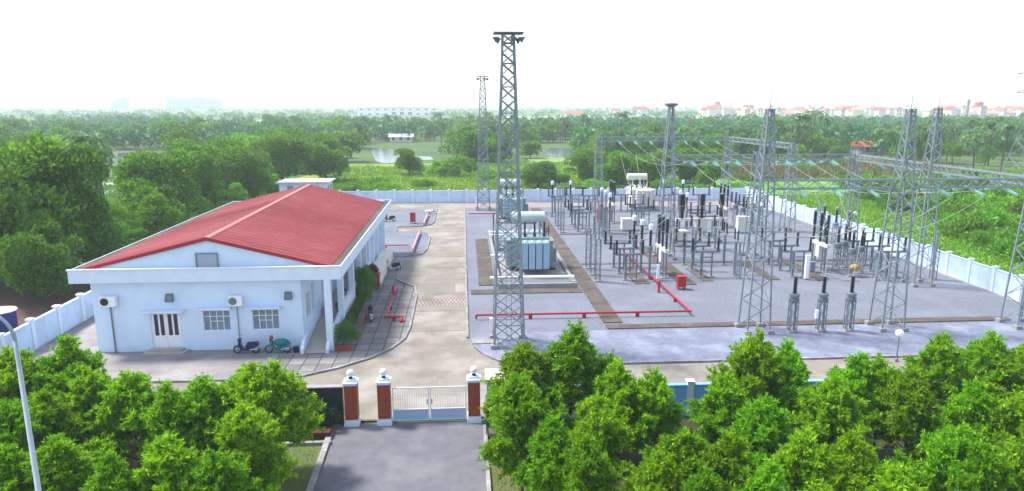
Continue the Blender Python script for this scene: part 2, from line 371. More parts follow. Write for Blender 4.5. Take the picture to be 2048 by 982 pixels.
# ------------------------------------------------------------------ trench covers
def slab(name, x0, x1, y0, y1, label, axis='y', step=1.0, h=.09, m=None):
    mb = MB(); L = (y1-y0) if axis == 'y' else (x1-x0); n = max(1, round(L/step))
    for k in range(n):
        a, b = k*L/n + .008, (k+1)*L/n - .008; hh = h + rnd.uniform(-.012, .012)
        if axis == 'y': mb.box(x0, x1, y0+a, y0+b, .0, hh)
        else: mb.box(x0+a, x0+b, y0, y1, .0, hh)
    o = mb.build(name, m or M['cover']); return tag(o, label, 'trench cover')
slab('trench_cover', 10.75, 12.25, 51.0, 112, 'long brown slab-covered cable trench running up the yard beside the transformer')
slab('trench_cover', 10.75, 43.5, 49.5, 50.45, 'slab-covered cable trench crossing the yard just behind the nearest gantry towers', 'x')
slab('trench_cover', .35, 10.6, 60.0, 61.4, 'concrete-covered trench between road and long trench, in front of the transformer', 'x')
slab('trench_cover', 1.15, 2.65, 63.0, 86, 'brown slab-covered trench left of the transformer, parallel to the road')
slab('trench_cover', 16.2, 17.6, 62.6, 69.4, 'short dark trench cover left of the nearest circuit breaker legs')
slab('trench_cover', 20.4, 22.0, 62.0, 80, 'brown trench cover leading back from the red fire cabinet')
slab('trench_cover', 23.0, 24.1, 63.2, 68.5, 'short dark trench cover right of the red fire cabinet')
slab('trench_cover', 29.6, 30.8, 63.2, 70.5, 'short dark trench cover between second gantry tower and steel T posts')
slab('trench_cover', 34.4, 35.6, 62.8, 71, 'brown trench cover under the right-hand circuit breaker')
slab('trench_cover', 12.4, 46, 71.0, 71.5, 'narrow trench line crossing behind the first equipment row', 'x', h=.06)
slab('trench_cover', 12.4, 46, 88.2, 88.8, 'narrow trench line crossing behind the second equipment row', 'x', h=.06)
slab('trench_cover', .3, 2.2, 46.9, 47.9, 'pale slab beside the front left foot of the near floodlight mast', 'x', m=M['conc'])

# ------------------------------------------------------------------ walls
def wall_run(name, p, q, h, label, every=3.2, posts=True, m=None):
    L = math.dist(p, q); ang = math.atan2(q[1]-p[1], q[0]-p[0]); t = thing(name, label, 'wall', (*p, -.1), ang)
    n = round(L / every)
    mb = MB(); mb.box(0, L, -.09, .09, 0, h); mb.box(0, L, -.13, .13, h, h + .09); mb.build('wall_panel', m or M['wallp'], t)
    for k in range(n + 1):
        x = L * k / n
        pb = MB(); pb.box(x-.17, x+.17, -.17, .17, 0, h + .22); pb.box(x-.22, x+.22, -.22, .22, h + .22, h + .32); pb.build('post', M['trim'], t)
    return t
wall_run('boundary_wall', (-31.3, 119.7), (50.6, 119.7), 2.15, 'long pale blue boundary wall with white posts across the far end of the yard')
wall_run('boundary_wall', (50.7, 119.4), (47.9, 35.4), 2.15, 'sunlit white boundary wall with posts along the right side of the yard')
wall_run('boundary_wall', (-30.6, 35.2), (-31.4, 119.4), 2.0, 'pale blue boundary wall with white posts left of the red-roofed building')
wall_run('boundary_wall', (2.7, 34.9), (47.6, 34.9), 1.75, 'blue front wall right of the gate, mostly hidden behind the acacia trees', m=mat('sky_blue_wall_paint', (.17, .42, .85), .8, (.2, .45, .86), .6))
wall_run('boundary_wall', (-30.3, 34.9), (-10.5, 34.9), 1.6, 'front wall left of the gate, hidden behind the acacia trees')

# ------------------------------------------------------------------ office building
def cut_wall(mb, axis, pos0, pos1, a0, a1, z0, z1, holes):
    As = sorted({a0, a1} | {v for h in holes for v in h[:2]}); Zs = sorted({z0, z1} | {v for h in holes for v in h[2:]})
    for i in range(len(As)-1):
        run = None
        for j in range(len(Zs)-1):
            ca, cz = (As[i]+As[i+1])/2, (Zs[j]+Zs[j+1])/2
            if any(h[0] < ca < h[1] and h[2] < cz < h[3] for h in holes): continue
            if axis == 'x': mb.box(As[i], As[i+1], pos0, pos1, Zs[j], Zs[j+1])
            else: mb.box(pos0, pos1, As[i], As[i+1], Zs[j], Zs[j+1])
B = thing('office_building', 'single-storey pale blue control building with a large red gable roof', 'building', (-18, 47, 0))
ox, oy = -18, 47
def L_(x, y): return x - ox, y - oy
XL, XI, XC = -25.7, -11.6, -9.6       # left wall, inner wall of the veranda, veranda edge
win_f = [(-18.42, -16.6, 1.4, 2.9), (-15.05, -13.25, 1.4, 2.9)]
door_f = (-22.0, -20.0, .12, 2.75)
mb = MB()
cut_wall(mb, 'x', 0, .25, XL-ox, XI-ox, 0, 5.15, [(a-ox, b-ox, c, d) for a, b, c, d in win_f] + [(door_f[0]-ox, door_f[1]-ox, 0, door_f[3])])
mb.build('front_wall', M['paint'], B)
side_w = [(48.2, 49.6, 1.75, 3.6), (50.0, 50.9, 1.75, 3.9), (53.6, 55.0, 2.1, 3.8), (56.0, 57.4, 2.1, 3.8), (60, 61.4, 2.1, 3.8), (64, 65.4, 2.1, 3.8)]
mb = MB()
cut_wall(mb, 'y', XI-.25-ox, XI-ox, .25, 19.5, 0, 5.15, [(a-oy, b-oy, c, d) for a, b, c, d in side_w])
mb.build('side_wall', M['paint'], B)
mb = MB(); mb.box(XL-ox, XL+.25-ox, .25, 32.5, 0, 5.15); mb.box(XL+.25-ox, XC-ox-.3, 32.25, 32.5, 0, 5.15); mb.build('back_wall', M['paint'], B)
rw = [(v, v+1.3, 1.5, 4.1) for v in (67.6, 71.2, 74.8)] + [(66.0+0*v, 66.9, 1.9, 3.9) for v in (0,)]
mb = MB(); cut_wall(mb, 'y', XC-.45-ox, XC-.25-ox, 19.5, 32.25, 0, 5.15, [(a-oy, b-oy, c, d) for a, b, c, d in rw]); mb.box(XI-.25-ox, XC-.45-ox, 19.5, 19.7, 0, 5.15)
mb.build('side_wall', M['paint'], B)
# interior dark so the openings have depth
mb = MB(); mb.box(XL+.3-ox, XI-.3-ox, .3, 32.2, .02, .06); mb.build('floor', M['tile'], B)
# windows: frame + pane
def window(par, axis, pos, a0, a1, z0, z1, cols=4, transom=.32, inv=1, curtain=False, hood=True):
    fr = MB(); t = .045; e = .05
    def bx(aa, bb, zz0, zz1, p0, p1, m_=fr):
        if axis == 'x': m_.box(aa, bb, min(p0,p1), max(p0,p1), zz0, zz1)
        else: m_.box(min(p0,p1), max(p0,p1), aa, bb, zz0, zz1)
    p0, p1 = pos - .05*inv, pos + .03*inv
    bx(a0, a1, z0, z0+e, p0, p1); bx(a0, a1, z1-e, z1, p0, p1)
    W = (a1-a0)/cols
    for k in range(cols+1):
        x = a0 + W*k; bx(max(a0, x-t/2), min(a1, x+t/2), z0+e, z1-e, p0, p1)
    zt = z1 - (z1-z0)*transom
    bx(a0+t, a1-t, zt, zt+.045, p0+.004*inv, p1-.004*inv)
    if cols > 2: bx(a0+W, a1-W, zt-.35, zt-.31, p0+.006*inv, p1-.006*inv)
    f = fr.build('window', M['white'], par)
    pm = MB(); bx(a0+.01, a1-.01, z0+.01, z1-.01, pos+.04*inv, pos+.05*inv, pm); pm.build('pane', M['glass'], f)
    if hood:
        hm = MB(); bx(a0-.3, a1+.25, z1+.16, z1+.27, pos-.5*inv-.12*inv, pos-.12*inv, hm); hm.build('canopy', M['trim'], f)
    return f
for a, b, c, d in win_f:
    window(B, 'x', .12, a-ox, b-ox, c, d)
for a, b, c, d in side_w:
    window(B, 'y', XI-ox-.12, a-oy, b-oy, c, d, cols=3, inv=-1, hood=False)
for a, b, c, d in rw:
    f = window(B, 'y', XC-.33-ox, a-oy, b-oy, c, d, cols=2, inv=-1, hood=False)
# front door: two leaves with dark panes
dr = MB(); a0, a1 = door_f[0]-ox, door_f[1]-ox
dr.box(a0, a0+.07, .08, .16, .12, 2.75); dr.box(a1-.07, a1, .08, .16, .12, 2.75); dr.box(a0+.07, a1-.07, .08, .16, 2.68, 2.75)
W = (a1-a0-.14)/2
for k in range(2):
    x = a0+.07+k*W
    dr.box(x+.01, x+W-.01, .10, .15, .12, 1.12)
    for q in range(3): xx = x + .01 + q*(W-.14)/2; dr.box(xx, xx+.12, .10, .15, 1.12, 2.66)
D = dr.build('door', M['white'], B)
for k in range(2):
    for q in range(2):
        pm = MB(); x = a0+.07+k*W + .13 + q*(W-.14)/2; pm.box(x, x + (W-.14)/2 - .12, .12, .135, 1.12, 2.66); pm.build('pane', M['dark'], D)
hm = MB(); hm.box(a0-.35, a1+.45, -.62, -.002, 2.95, 3.07); hm.build('canopy', M['trim'], B)
st = MB()
st.prism([(a0-.55, -.02), (a0-.35, -.85), (a1+.3, -.85), (a1+.55, -.02)], .0, .13); st.prism([(a0-.15, -.02), (a0-.1, -.5), (a1+.1, -.5), (a1+.15, -.02)], .131, .26); st.build('doorstep', M['tile'], B)
# fascia slab and gutter
fx0, fx1, fy0, fy1 = -26.7-ox, -8.7-ox, 46.3-oy, 80.0-oy
mb = MB()
mb.box(fx0, fx1, fy0, fy0+.14, 5.16, 6.05); mb.box(fx0, fx1, fy1-.14, fy1, 5.16, 6.05)
mb.box(fx0, fx0+.06, fy0+.14, fy1-.14, 5.16, 6.05); mb.box(fx1-.06, fx1, fy0+.14, fy1-.14, 5.16, 6.05)
mb.box(fx0+.14, fx1-.14, fy0+.14, fy1-.14, 5.17, 5.32)
mb.box(fx0-.05, fx1+.05, fy0-.05, fy0+.16, 6.05, 6.13); 
mb.build('fascia', M['trim'], B)
gt = MB(); gt.box(fx1-.80, fx1-.062, fy0+.15, fy1-.15, 5.322, 6.02); gt.box(fx0+.062, fx0+.8, fy0+.15, fy1-.15, 5.322, 6.02); gt.build('gutter', M['gutter'], B)
# roof
ap = (-17.6-ox, 8.12); le = (-26.1-ox, 6.04); re_ = (-9.35-ox, 6.04); ry0, ry1 = 46.75-oy, 78.3-oy
def corrug(x0, z0, x1, z1):
    mb = MB(); n = 4
    N = int((ry1-ry0)/.36)
    vs, fs = [], []
    for i in range(N*2+1):
        y = ry0 + (ry1-ry0)*i/(N*2); dz = .035 if i % 2 else 0
        vs += [(x0, y, z0+dz), (x1, y, z1+dz), (x0, y, z0+dz-.08), (x1, y, z1+dz-.08)]
    for i in range(N*2):
        a = i*4; b = a+4; fs += [(a, a+1, b+1, b), (a+2, b+2, b+3, a+3), (a, b, b+2, a+2), (a+1, a+3, b+3, b+1)]
    e = N*8; fs += [(0, 2, 3, 1), (e, e+1, e+3, e+2)]
    mb.add(vs, fs); return mb
def orient(o): 
    import bmesh
    bm = bmesh.new(); bm.from_mesh(o.data); bmesh.ops.recalc_face_normals(bm, faces=bm.faces); bm.to_mesh(o.data); bm.free(); return o
RL = orient(corrug(le[0], le[1], ap[0], ap[1]).build('roof', M['roofm'], B)); RR = orient(corrug(ap[0], ap[1], re_[0], re_[1]).build('roof', M['roofm'], B))
mb = MB()
for sgn, e in ((-1, le), (1, re_)):
    dx = e[0]-ap[0]; dz = e[1]-ap[1]; L = math.hypot(dx, dz)
    mb.add([(ap[0], ry0-.03, ap[1]+.05), (ap[0]+dx*.22/L, ry0-.03, ap[1]+dz*.22/L+.05), (ap[0]+dx*.22/L, ry1+.03, ap[1]+dz*.22/L+.05), (ap[0], ry1+.03, ap[1]+.05)], [(0,1,2,3) if sgn > 0 else (3,2,1,0)])
mb.build('ridge_cap', M['ridge'], B)
for e in (le, re_):
    mb = MB(); mb.extr([(ap[0], ap[1]+.06), (e[0], e[1]+.04), (e[0], e[1]-.2), (ap[0], ap[1]-.2)][::(1 if e is le else -1)], ry0-.09, ry0-.003); orient(mb.build('barge_board', M['barge'], B))
# lap lines on the roof sheets
mb = MB()
for v in (62.5,):
    for e in (le, re_):
        mb.bar((ap[0], v-oy, ap[1]+.03), (e[0], v-oy, e[1]+.03), .014)
for f in (.42, .965):
    mb.bar((ap[0]+(re_[0]-ap[0])*f, ry0, ap[1]+(re_[1]-ap[1])*f+.012), (ap[0]+(re_[0]-ap[0])*f, ry1, ap[1]+(re_[1]-ap[1])*f+.012), .02)
    mb.bar((ap[0]+(le[0]-ap[0])*f, ry0, ap[1]+(le[1]-ap[1])*f+.012), (ap[0]+(le[0]-ap[0])*f, ry1, ap[1]+(le[1]-ap[1])*f+.012), .02)
mb.build('roof_seams', M['barge'], B)
for e in (le, re_):
    mb = MB()
    for y_ in np.arange(ry0+.5, ry1-.2, .74): mb.bar((ap[0], y_, ap[1]+.03), (e[0], y_, e[1]+.03), .02, caps=False)
    mb.build('roof_ribs', M['roofm'], B)
mb = MB(); gz = lambda x: ap[1] - .13 + (le[1]-ap[1]) * (x-ap[0])/(le[0]-ap[0]) if x < ap[0] else ap[1] - .13 + (re_[1]-ap[1])*(x-ap[0])/(re_[0]-ap[0])
mb.extr([(le[0]+.1, 5.33), (re_[0]-.1, 5.33), (re_[0]-.1, gz(re_[0]-.1)), (ap[0], ap[1]-.13), (le[0]+.1, gz(le[0]+.1))], ry0+.06, ry0+.3)
orient(mb.build('gable_wall', M['paint'], B)); mb = MB()
mb.extr([(le[0]+.1, 5.33), (re_[0]-.1, 5.33), (re_[0]-.1, gz(re_[0]-.1)), (ap[0], ap[1]-.13), (le[0]+.1, gz(le[0]+.1))], ry1-.4, ry1-.15)
orient(mb.build('gable_wall', M['paint'], B))
lv = MB(); x0, x1 = -18.45-ox, -16.95-ox
lv.box(x0, x1, ry0-.05, ry0+.05, 5.95, 6.03); lv.box(x0, x1, ry0-.05, ry0+.05, 6.98, 7.06); lv.box(x0, x0+.08, ry0-.05, ry0+.05, 6.03, 6.98); lv.box(x1-.08, x1, ry0-.05, ry0+.05, 6.03, 6.98)
LV = lv.build('louvre_window', M['galv'], B)
lb = MB()
for k in range(9): lb.cbox(((x0+x1)/2, ry0+.03, 6.09+k*.105), (x1-x0-.17, .05, .075))
lb.build('louvre_slats', mat('pale_louvre', (.42, .46, .55), .6), LV)
# veranda: columns, floor, ramp, balustrade
for k, v in enumerate([46.3, 51.0, 56.0, 60.2, 63.6]):
    cb = MB(); cb.box(XC-.05-ox-.22, XC+.22-.05-ox, v-oy-.02, v-oy+.40, 0, 5.165); cb.build('column', M['trim'], B)
for v in (66.2, 69.6, 73.2, 76.8, 79.1):
    cb = MB(); cb.box(XC-.25-ox, XC+.10-ox, v-oy-.2, v-oy+.2, 0, 5.165); cb.build('pilaster', M['trim'], B)
mb = MB(); mb.box(XI-ox+.002, XC-ox+.17, 5.0, 19.5, 0, 1.0); mb.build('veranda_floor', M['tile'], B)
mb = MB(); mb.extrx([(-1.2, .02), (-1.2, .05), (4.998, 1.0), (4.998, .02)], XI-ox+.26, XC-ox-.28); orient(mb.build('ramp', M['tile'], B))
for x0 in (XI-ox+.002, XC-ox-.27):
    mb = MB(); mb.extrx([(-1.25, 0), (-1.25, .35), (-.6, .8), (4.99, 1.55), (4.99, 0)], x0, x0+.22); orient(mb.build('ramp_parapet', M['trim'], B))
mb = MB()
for a, b in ((51.42, 55.98), (56.42, 60.18), (60.62, 63.58), (64.02, 66.0)):
    mb.box(XC-ox-.2, XC-ox+.02, a-oy, b-oy, 1.0, 1.75); mb.box(XC-ox-.24, XC-ox+.06, a-oy, b-oy, 1.75, 1.83)
mb.build('balustrade', M['trim'], B)
# cream ramp at the side entrance
mb = MB(); mb.extrx([(64.6-oy, 0), (64.6-oy, .1), (68.5-oy, .95), (75.5-oy, .98), (75.5-oy, 0)], XC+.11-ox, XC+1.35-ox); orient(mb.build('side_ramp', mat('pale_ramp', (.80, .74, .60), .7, (.7, .65, .54), 1.5), B))

# air conditioners, vents, pipes on the front wall
def ac(x, z, w_, label, pipe_w, pipe_h):
    t = thing('air_conditioner', label, 'air conditioner', (x, 46.97, z))
    mb = MB(); mb.box(-w_/2, w_/2, -.42, -.06, 0, .72); mb.build('body', M['white'], t)
    mb = MB(); mb.lathe([(.27, 0), (.27, .02), (.05, .03)], (0, 0, 0), 16)
    g = MB(); g.v = [(a - w_*.18, -.43 - b_, c + .36) for a, c, b_ in mb.v]; g.f = mb.f; g.build('fan_grille', M['black'] if w_ > .95 else M['galvd'], t)
    for x_ in (-w_/2+.08, w_/2-.13): MB().box(x_, x_+.05, -.44, 0, -.06, -.003).build('bracket', M['galvd'], t)
    mb = MB(); mb.bar((-.02, -.05, -.06), (-.02, -.05, -z), pipe_w, n=8); mb.build('pipe', M['galvd'], t); return t
ac(-24.5, 3.42, 1.05, 'air conditioner left of the front door, with a thick drain pipe below', .05, 0)
ac(-16.0, 3.30, .85, 'air conditioner between the two front windows, with a thin grey pipe', .03, 0)
for x, z, lb_ in ((-20.5, 3.62, 'grey ventilation hood above the front door'), (-12.45, 3.62, 'grey ventilation hood near the right corner of the front wall')):
    t = MB(); t.extrx([(0, 0), (-.30, .02), (-.36, .12), (-.22, .52), (0, .56)], x-.24, x+.24)
    t.v = [(a, b + 46.99, c + z) for a, b, c in t.v]
    tag(orient(t.build('ventilation_hood', M['galvd'])), lb_, 'vent hood')
# small flat-roofed outbuilding behind
bx, by = at(612, 360, 4.2)
t = thing('outbuilding', 'small white flat-roofed outbuilding behind the red roof', 'building', (bx, by, 0))
ow = 4.4
mb = MB(); mb.box(-ow+.5, ow-.5, -2.6, 2.6, 0, 3.9); mb.build('wall', M['trim'], t)
mb = MB(); mb.box(-ow, ow, -3.3, 3.6, 3.9, 4.1); mb.box(-ow, ow, -3.3, -3.2, 4.1, 4.2); mb.build('roof', mat('pale_roof_slab', (.46,.42,.42), .9, (.38,.35,.36), .6), t)
for x in (-2.6, -.6, 1.6):
    mb = MB(); mb.box(x, x+1.0, -2.66, -2.602, 2.5, 3.5); mb.build('window', M['glass'], t)
for y in (-1.5, .6):
    mb = MB(); mb.box(ow-.498, ow-.45, y, y+1.0, 2.2, 3.4); mb.build('window', M['glass'], t)

# ------------------------------------------------------------------ gate, pillars, sign wall, booth
def pillar():
    t = thing('gate_pillar', '', 'gate pillar')
    mb = MB(); mb.box(-.39, .39, -.39, .39, -.05, .20); mb.box(-.36, .36, -.36, .36, .20, .34); mb.build('plinth', M['trim'], t)
    mb = MB(); mb.box(-.33, .33, -.33, .33, .34, 2.30); mb.build('shaft', M['brick'], t)
    mb = MB(); mb.box(-.35, .35, -.35, .35, 2.30, 2.38); mb.box(-.38, .38, -.38, .38, 2.38, 2.46); mb.box(-.24, .24, -.24, .24, 2.46, 2.60); mb.build('capital', M['trim'], t)
    mb = MB(); mb.lathe([(.13, 2.60), (.10, 2.68), (.12, 2.72)], n=12); mb.build('lamp_base', M['black'], t)
    mb = MB(); mb.sphere((0, 0, 2.90), .21, 16, 10); mb.build('lamp_globe', M['globe'], t, True)
    return t
PP = Proto(pillar)
PP.put((-6.3, 34.9, 0), 0, 'leftmost red tiled gate pillar, beside the dark sign wall', group='gate pillars with globe lamps')
PP.put((-4.55, 34.9, 0), 0, 'middle red tiled gate pillar, between footpath opening and white gate', group='gate pillars with globe lamps')
PP.put((.3, 34.9, 0), 0, 'rightmost red tiled gate pillar, right of the white gate', group='gate pillars with globe lamps')
t = thing('vehicle_gate', 'closed white double gate with mesh above and blue panels below', 'gate', (-4.15, 34.9, 0))
for k in range(2):
    x0, x1 = k*2.03+.03, k*2.03+2.0
    mb = MB()
    for x in (x0, x1-.05): mb.box(x, x+.05, -.03, .03, .06, 1.98)
    for z in (.06, .68, 1.93): mb.box(x0+.05, x1-.05, -.03, .03, z, z+.05)
    lf = mb.build('gate_leaf', M['steelw'], t)
    mb = MB(); mb.box(x0+.05, x1-.05, -.01, .01, .11, .68); mb.build('panel', M['gatep'], lf)
    mb = MB(); n = 15
    for i in range(1, n): x = x0+.05 + (x1-x0-.1)*i/n; mb.bar((x, 0, .73), (x, 0, 1.93), .010, caps=False)
    for z in (1.0, 1.3, 1.6): mb.bar((x0+.05, 0, z), (x1-.05, 0, z), .008, caps=False)
    mb.build('mesh', M['steelw'], lf)
    mb = MB(); xx = x1-.12 if k == 0 else x0+.07; mb.box(xx, xx+.05, -.07, -.032, 1.0, 1.3); mb.build('handle', M['galvd'], lf)
t = thing('sign_wall', 'dark polished sign wall left of the gate with a blue end panel', 'sign wall', (-8.6, 35.0, 0))
mb = MB(); mb.box(-1.75, 1.85, -.15, .15, -.1, 2.1); mb.build('wall', M['granite'], t)
mb = MB(); mb.box(-1.76, -.2, -.17, -.152, 1.3, 2.04); mb.build('blue_panel', M['navy'], t)
mb = MB(); mb.box(-1.8, 1.9, -.19, .19, 2.1, 2.16); mb.build('coping', M['conc'], t)
t = thing('planter', 'low dark red tiled planter in front of the sign wall', 'planter', (-8.6, 33.6, 0))
mb = MB(); mb.box(-2, 1.4, -.35, .25, -.1, .32); mb.build('base', mat('dark_red_tile', (.10, .02, .025), .6, (.07,.015,.02), 3), t)
mb = MB(); mb.box(-2.3, 1.55, -1.0, -.8, -.1, .12); mb.build('kerb', M['conc'], t)
t = thing('guard_booth', 'blue booth with a white flat roof right of the gate', 'booth', (1.8, 35.9, 0))
mb = MB(); mb.box(-.8, 1.0, -.8, .5, 0, 2.1); mb.build('wall', M['gatep'], t)
mb = MB(); mb.extr([(-.85, 2.1), (1.1, 2.1), (1.1, 2.18), (-.85, 2.3)], -.95, .65); orient(mb.build('roof', M['white'], t))
mb = MB(); mb.box(.1, .7, -.83, -.802, 1.0, 1.8); mb.build('window', M['glass'], t)
t = thing('notice_board', 'dark green notice board on a bent steel frame right of the gate', 'notice board', (1.25, 32.9, 0))
mb = MB(); mb.path([(-.35, 0, 0), (-.35, 0, 2.3), (-.2, 0, 2.45), (.9, 0, 2.55)], .03, 6); mb.path([(.9, 0, 0), (.9, 0, 2.55)], .03, 6); mb.build('frame', M['galvd'], t)
mb = MB(); mb.box(-.3, .86, -.03, .03, .5, 1.7); mb.build('board', mat('board_green', (.01, .05, .05), .5, (.015, .07, .06), 3), t)
mb = MB(); mb.box(-.5, .2, -.2, .2, -.03, .05); mb.build('foot', M['black'], t)

# ------------------------------------------------------------------ lattice towers
def lattice(t, width, z0, z1, n, legr, brr, style='x', mleg=None, mbr=None, cx=0, cy=0, ratio=1.0):
    mleg = mleg or M['galv']; mbr = mbr or M['galvd']
    # equal-looking panels: spacing follows the width
    zs = [z0]; tot = sum(width(z0 + (z1-z0)*(i+.5)/n) for i in range(n))
    for i in range(n): zs.append(zs[-1] + (z1-z0)*width(z0 + (z1-z0)*(i+.5)/n)/tot)
    C4 = ((-1,-1),(1,-1),(1,1),(-1,1))
    P = lambda k, z: (cx + C4[k][0]*width(z)/2, cy + C4[k][1]*width(z)/2*ratio, z)
    for k in range(4):
        mb = MB()
        for i in range(n): mb.bar(P(k, zs[i]), P(k, zs[i+1]), legr, caps=(i in (0, n-1)))
        mb.build('leg', mleg, t)
    mb = MB()
    for i in range(n):
        a, b = zs[i], zs[i+1]
        for k in range(4):
            k2 = (k+1) % 4
            if style == 'x':
                mb.bar(P(k, a), P(k2, b), brr, caps=False); mb.bar(P(k2, a), P(k, b), brr, caps=False)
                if i % 2 == 0: mb.bar(P(k, b), P(k2, b), brr, caps=False)
            else:
                if (i + k) % 2: mb.bar(P(k, a), P(k2, b), brr, caps=False)
                else: mb.bar(P(k2, a), P(k, b), brr, caps=False)
                if style == 'h': mb.bar(P(k, b), P(k2, b), brr, caps=False)
    mb.build('bracing', mbr, t)
def footings(t, w_, ratio=1.0):
    for sx, sy in ((-1,-1),(1,-1),(1,1),(-1,1)):
        mb = MB(); mb.box(sx*w_/2-.24, sx*w_/2+.24, sy*w_/2*ratio-.24, sy*w_/2*ratio+.24, 0, .28); mb.build('footing', M['conc'], t)

# floodlight masts
def mast():
    t = thing('floodlight_mast', '', 'lattice mast', group='floodlight masts')
    wd = lambda z: 2.05 + (.72 - 2.05) * min(1, z/20.4)
    lattice(t, wd, .1, 20.6, 20, .095, .046, 'x', None, M['galv']); footings(t, 2.05)
    mb = MB()
    for z in np.arange(.5, 20, .45): mb.bar((-.18, -.3*wd(z)/1.0*.6, z), (.18, -.3*wd(z)*.6, z), .012, caps=False)
    for x in (-.18, .18): mb.bar((x, -.18*2.05, .3), (x, -.18*.72, 20.3), .018)
    mb.build('ladder', M['galvd'], t)
    mb = MB(); mb.box(-.95, .95, -.7, .7, 20.62, 20.70)
    mb.build('platform', M['galvd'], t)
    for x, y in ((-.82,-.6),(.82,-.6),(.66,.3),(-.66,.3),(.3,-.62)):
        mb = MB(); mb.bar((x, y, 20.62), (x, y, 20.42), .02); mb.lathe([(.06, -.1), (.10, .02), (.22, .18), (.22, .22)], (x, y, 20.15), 10)
        mb.build('floodlight', M['galvd'], t)
    mb = MB(); mb.box(-1.32, -1.1, -.6, -.35, 1.15, 2.0); mb.build('control_box', M['white'], t)
    return t
PM = Proto(mast)
PM.put((2.95, 47.0, 0), 0, 'tall grey lattice floodlight mast nearest the camera, rising above the horizon', (1.04, 1.04, 1.045))
PM.put((2.9, 111.2, 0), 0, 'slender far floodlight mast standing by the far boundary wall', (1.0, 1.0, 1.03))

# gantry towers
def gtower(h, peak=True, rod=1.6):
    def mk():
        t = thing('gantry_tower', '', 'gantry tower')
        wb, wm, wt = 1.75, 1.0, .42
        if peak:
            wd = lambda z: wb + (wm-wb)*z/11.5 if z < 11.5 else wm + (wt-wm)*(z-11.5)/(h-11.5)
            lattice(t, wd, .2, h, 23, .078, .038, 'z', None, M['galv']); mb = MB(); mb.box(-.28, .28, -.28, .28, h, h+.05); mb.build('top_plate', M['galvd'], t)
            mb = MB(); mb.bar((0,0,h+.05), (0,0,h+.05+rod), .03, .008, 6); mb.build('lightning_rod', M['galv'], t)
        else:
            wd = lambda z: wb*.85 + (wm*.85-wb*.85)*z/h
            lattice(t, wd, .2, h, 16, .078, .038, 'z', None, M['galv'])
            for sx in (-1, 1):
                for sy in (-1, 1):
                    mb = MB(); mb.bar((sx*wm*.42, sy*wm*.42, h), (sx*wm*.42, sy*wm*.42, h+.6), .03); mb.build('top_stub', M['galvd'], t)
        footings(t, wb if peak else wb*.85); return t
    return mk
TP = Proto(gtower(16.6)); TS = Proto(gtower(11.9, False))
GT = 'gantry towers carrying the busbar beams'
TP.put((21.9, 48.6, 0), 0, 'tall pointed lattice gantry tower left of the three front surge arresters', group=GT)
TP.put((32.4, 48.5, 0), 0, 'tall pointed lattice gantry tower right of the three front surge arresters', group=GT)
TP.put((43.2, 48.4, 0), 0, 'lattice gantry tower at the right edge of the picture in front of the white wall', group=GT)
TP.put((22.2, 73.6, 0), 0, 'tall lattice gantry tower in the middle of the yard with a small crown platform', group=GT)
TP.put((43.2, 60.8, 0), 0, 'tall pointed lattice tower near the right wall, behind the front gantry beam', group=GT)
TS.put((32.3, 73.6, 0), 0, 'lattice gantry tower under the middle beam behind the front left tower', group=GT)
TS.put((43.4, 73.6, 0), 0, 'lattice gantry tower where the middle beam meets the right beam', group=GT)
TS.put((43.6, 88.8, 0), 0, 'lattice gantry tower ending the far right beam near the wall', group=GT)
TS.put((21.4, 109.0, 0), 0, 'lattice gantry tower at the left end of the far beam, by the far wall', group=GT)
TS.put((42.6, 109.0, 0), 0, 'lattice gantry tower at the right end of the far beam', group=GT)
t = MB(); t.lathe([(.3,0),(.75,.25),(.75,.4),(.1,.45)], (22.2, 73.6, 16.66), 10)
tag(t.build('warning_lamp_platform', M['galvd']), 'small round platform on top of the middle gantry tower', 'platform')
# beams
def beam(p, q, z, label, w_=.62, h=.62):
    L = math.dist(p, q); ang = math.atan2(q[1]-p[1], q[0]-p[0]); t = thing('gantry_beam', label, 'lattice beam', (*p, z), ang, 'lattice beams between the gantry towers')
    for sy in (-1, 1):
        for zz in (0, h):
            mb = MB(); mb.bar((0, sy*w_/2, zz), (L, sy*w_/2, zz), .07); mb.build('chord', M['galv'], t)
    n = round(L / .8); mb = MB()
    for i in range(n):
        a, b = L*i/n, L*(i+1)/n
        for sy in (-1, 1):
            y = sy*w_/2; mb.bar((a, y, 0 if i % 2 else h), (b, y, h if i % 2 else 0), .034, caps=False)
        for zz in (0, h):
            mb.bar((a, -w_/2 if i % 2 else w_/2, zz), (b, w_/2 if i % 2 else -w_/2, zz), .028, caps=False)
            mb.bar((b, -w_/2, zz), (b, w_/2, zz), .02, caps=False)
    mb.build('web', M['galv'], t); return t
ZB = 10.9
beam((22.4, 48.5), (31.9, 48.5), ZB, 'nearest lattice beam, between the two front gantry towers')
beam((32.9, 48.5), (42.8, 48.5), ZB, 'nearest lattice beam running to the right edge of the picture')
beam((22.7, 73.6), (31.9, 73.6), ZB, 'middle lattice beam starting at the tower with the crown platform')
beam((32.7, 73.6), (43.0, 73.6), ZB, 'middle lattice beam ending at the right-hand corner tower')
beam((43.4, 73.2), (43.2, 61.3), ZB, 'lattice beam from the corner tower towards the camera, along the right wall')
beam((43.2, 60.3), (43.2, 48.9), ZB, 'lattice beam along the right wall ending at the right edge of the picture')
beam((21.8, 109), (42.2, 109), 11.2, 'long thin lattice beam across the far end of the yard')
beam((42.6, 108.6), (43.6, 89.2), 11.2, 'far lattice beam along the right wall')

